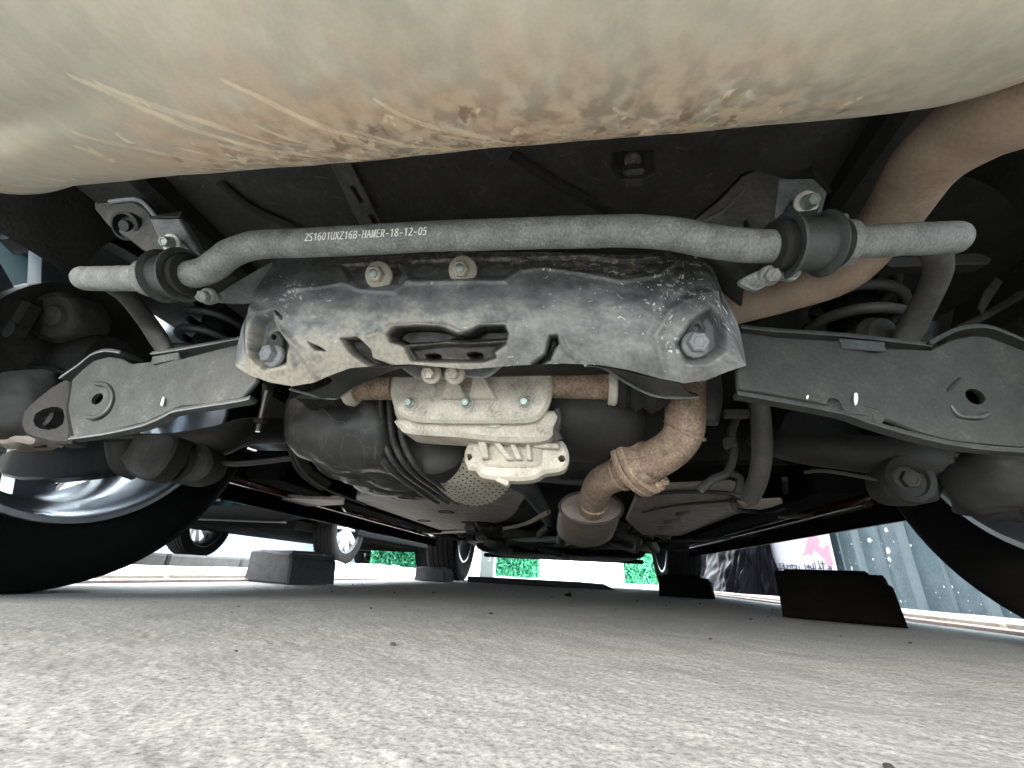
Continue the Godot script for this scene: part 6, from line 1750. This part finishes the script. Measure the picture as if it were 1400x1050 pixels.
# ---------------------------------------------------------------- materials
func noise(sd: int, freq: float, kind := FastNoiseLite.TYPE_SIMPLEX_SMOOTH, oct := 4) -> FastNoiseLite:
	var n := FastNoiseLite.new()
	n.seed = sd
	n.frequency = freq
	n.noise_type = kind
	n.fractal_octaves = oct
	return n

func ramp_at(ramp: Array, t: float) -> Color:
	var f := clampf(t, 0.0, 1.0) * (ramp.size() - 1)
	var k := mini(int(f), ramp.size() - 2)
	return (ramp[k] as Color).lerp(ramp[k + 1], f - k)

# coarse and fine noise through a colour ramp, with strewn scratches or specks
func grime(size: int, sd: int, f1: float, f2: float, w: float, ramp: Array, specks := 0, sc := Color.WHITE, slen := 4.0, sa := 0.7) -> ImageTexture:
	var a := noise(sd, f1).get_seamless_image(size, size).get_data()
	var b := noise(sd + 7, f2, FastNoiseLite.TYPE_SIMPLEX, 3).get_seamless_image(size, size).get_data()
	var lr := PackedByteArray()
	var lg := PackedByteArray()
	var lb := PackedByteArray()
	for i in 256:
		var c := ramp_at(ramp, i / 255.0)
		lr.append(int(c.r * 255))
		lg.append(int(c.g * 255))
		lb.append(int(c.b * 255))
	var o := PackedByteArray()
	o.resize(size * size * 3)
	var wa := int(256 * (1.0 - w))
	var wb := int(256 * w)
	for i in size * size:
		var h := (a[i] * wa + b[i] * wb) >> 8
		o[i * 3] = lr[h]
		o[i * 3 + 1] = lg[h]
		o[i * 3 + 2] = lb[h]
	var im := Image.create_from_data(size, size, false, Image.FORMAT_RGB8, o)
	var rng := RandomNumberGenerator.new()
	rng.seed = sd
	for s in specks:
		var x := rng.randf() * size
		var y := rng.randf() * size
		var an := rng.randf() * TAU
		var l := maxf(1.0, absf(rng.randfn()) * slen)
		var al := sa * rng.randf_range(0.3, 1.0)
		for k in int(l) + 1:
			var px := posmod(int(x + cos(an) * k), size)
			var py := posmod(int(y + sin(an) * k), size)
			im.set_pixel(px, py, im.get_pixel(px, py).lerp(sc, al))
			if k < l * 0.5:
				var p2 := posmod(py + 1, size)
				im.set_pixel(px, p2, im.get_pixel(px, p2).lerp(sc, al * 0.7))
	im.generate_mipmaps()
	return ImageTexture.create_from_image(im)

# wandering stains or nicks drawn into a texture
func stained(t: ImageTexture, sd: int, n: int, c: Color, slen: float, al: float, wide := 1, turn := -1.0) -> ImageTexture:
	var im := t.get_image()
	im.clear_mipmaps()
	var s := im.get_width()
	var rng := RandomNumberGenerator.new()
	rng.seed = sd
	for k in n:
		var x := rng.randf() * s
		var y := rng.randf() * s
		var an := rng.randf() * TAU if turn < 0.0 else turn + rng.randfn() * 0.25
		var l := maxf(2.0, absf(rng.randfn()) * slen)
		var a0 := al * rng.randf_range(0.3, 1.0)
		for q in int(l):
			an += rng.randfn() * 0.09
			x += cos(an)
			y += sin(an)
			for e in wide:
				var px := posmod(int(x) + e, s)
				var py := posmod(int(y), s)
				im.set_pixel(px, py, im.get_pixel(px, py).lerp(c, a0 * rng.randf_range(0.4, 1.0)))
	im.generate_mipmaps()
	return ImageTexture.create_from_image(im)

func height_tex(size: int, sd: int, f: float, kind := FastNoiseLite.TYPE_SIMPLEX_SMOOTH, oct := 4) -> ImageTexture:
	return ImageTexture.create_from_image(noise(sd, f, kind, oct).get_seamless_image(size, size))

func mat(called: String, tex: Texture2D, tile: float, rough: float, metal := 0.0, bump: Texture2D = null, cm := 0.0, tint := Color.WHITE) -> StandardMaterial3D:
	var m := StandardMaterial3D.new()
	m.resource_name = called
	m.albedo_color = tint
	m.vertex_color_use_as_albedo = true
	m.uv1_triplanar = true
	m.uv1_scale = Vector3.ONE / tile
	m.roughness = rough
	m.metallic = metal
	if tex:
		m.albedo_texture = tex
	if bump:
		m.heightmap_enabled = true
		m.heightmap_texture = bump
		m.heightmap_scale = cm
	return m

func rgb(r: int, g: int, b: int) -> Color:
	return Color(r / 255.0, g / 255.0, b / 255.0)
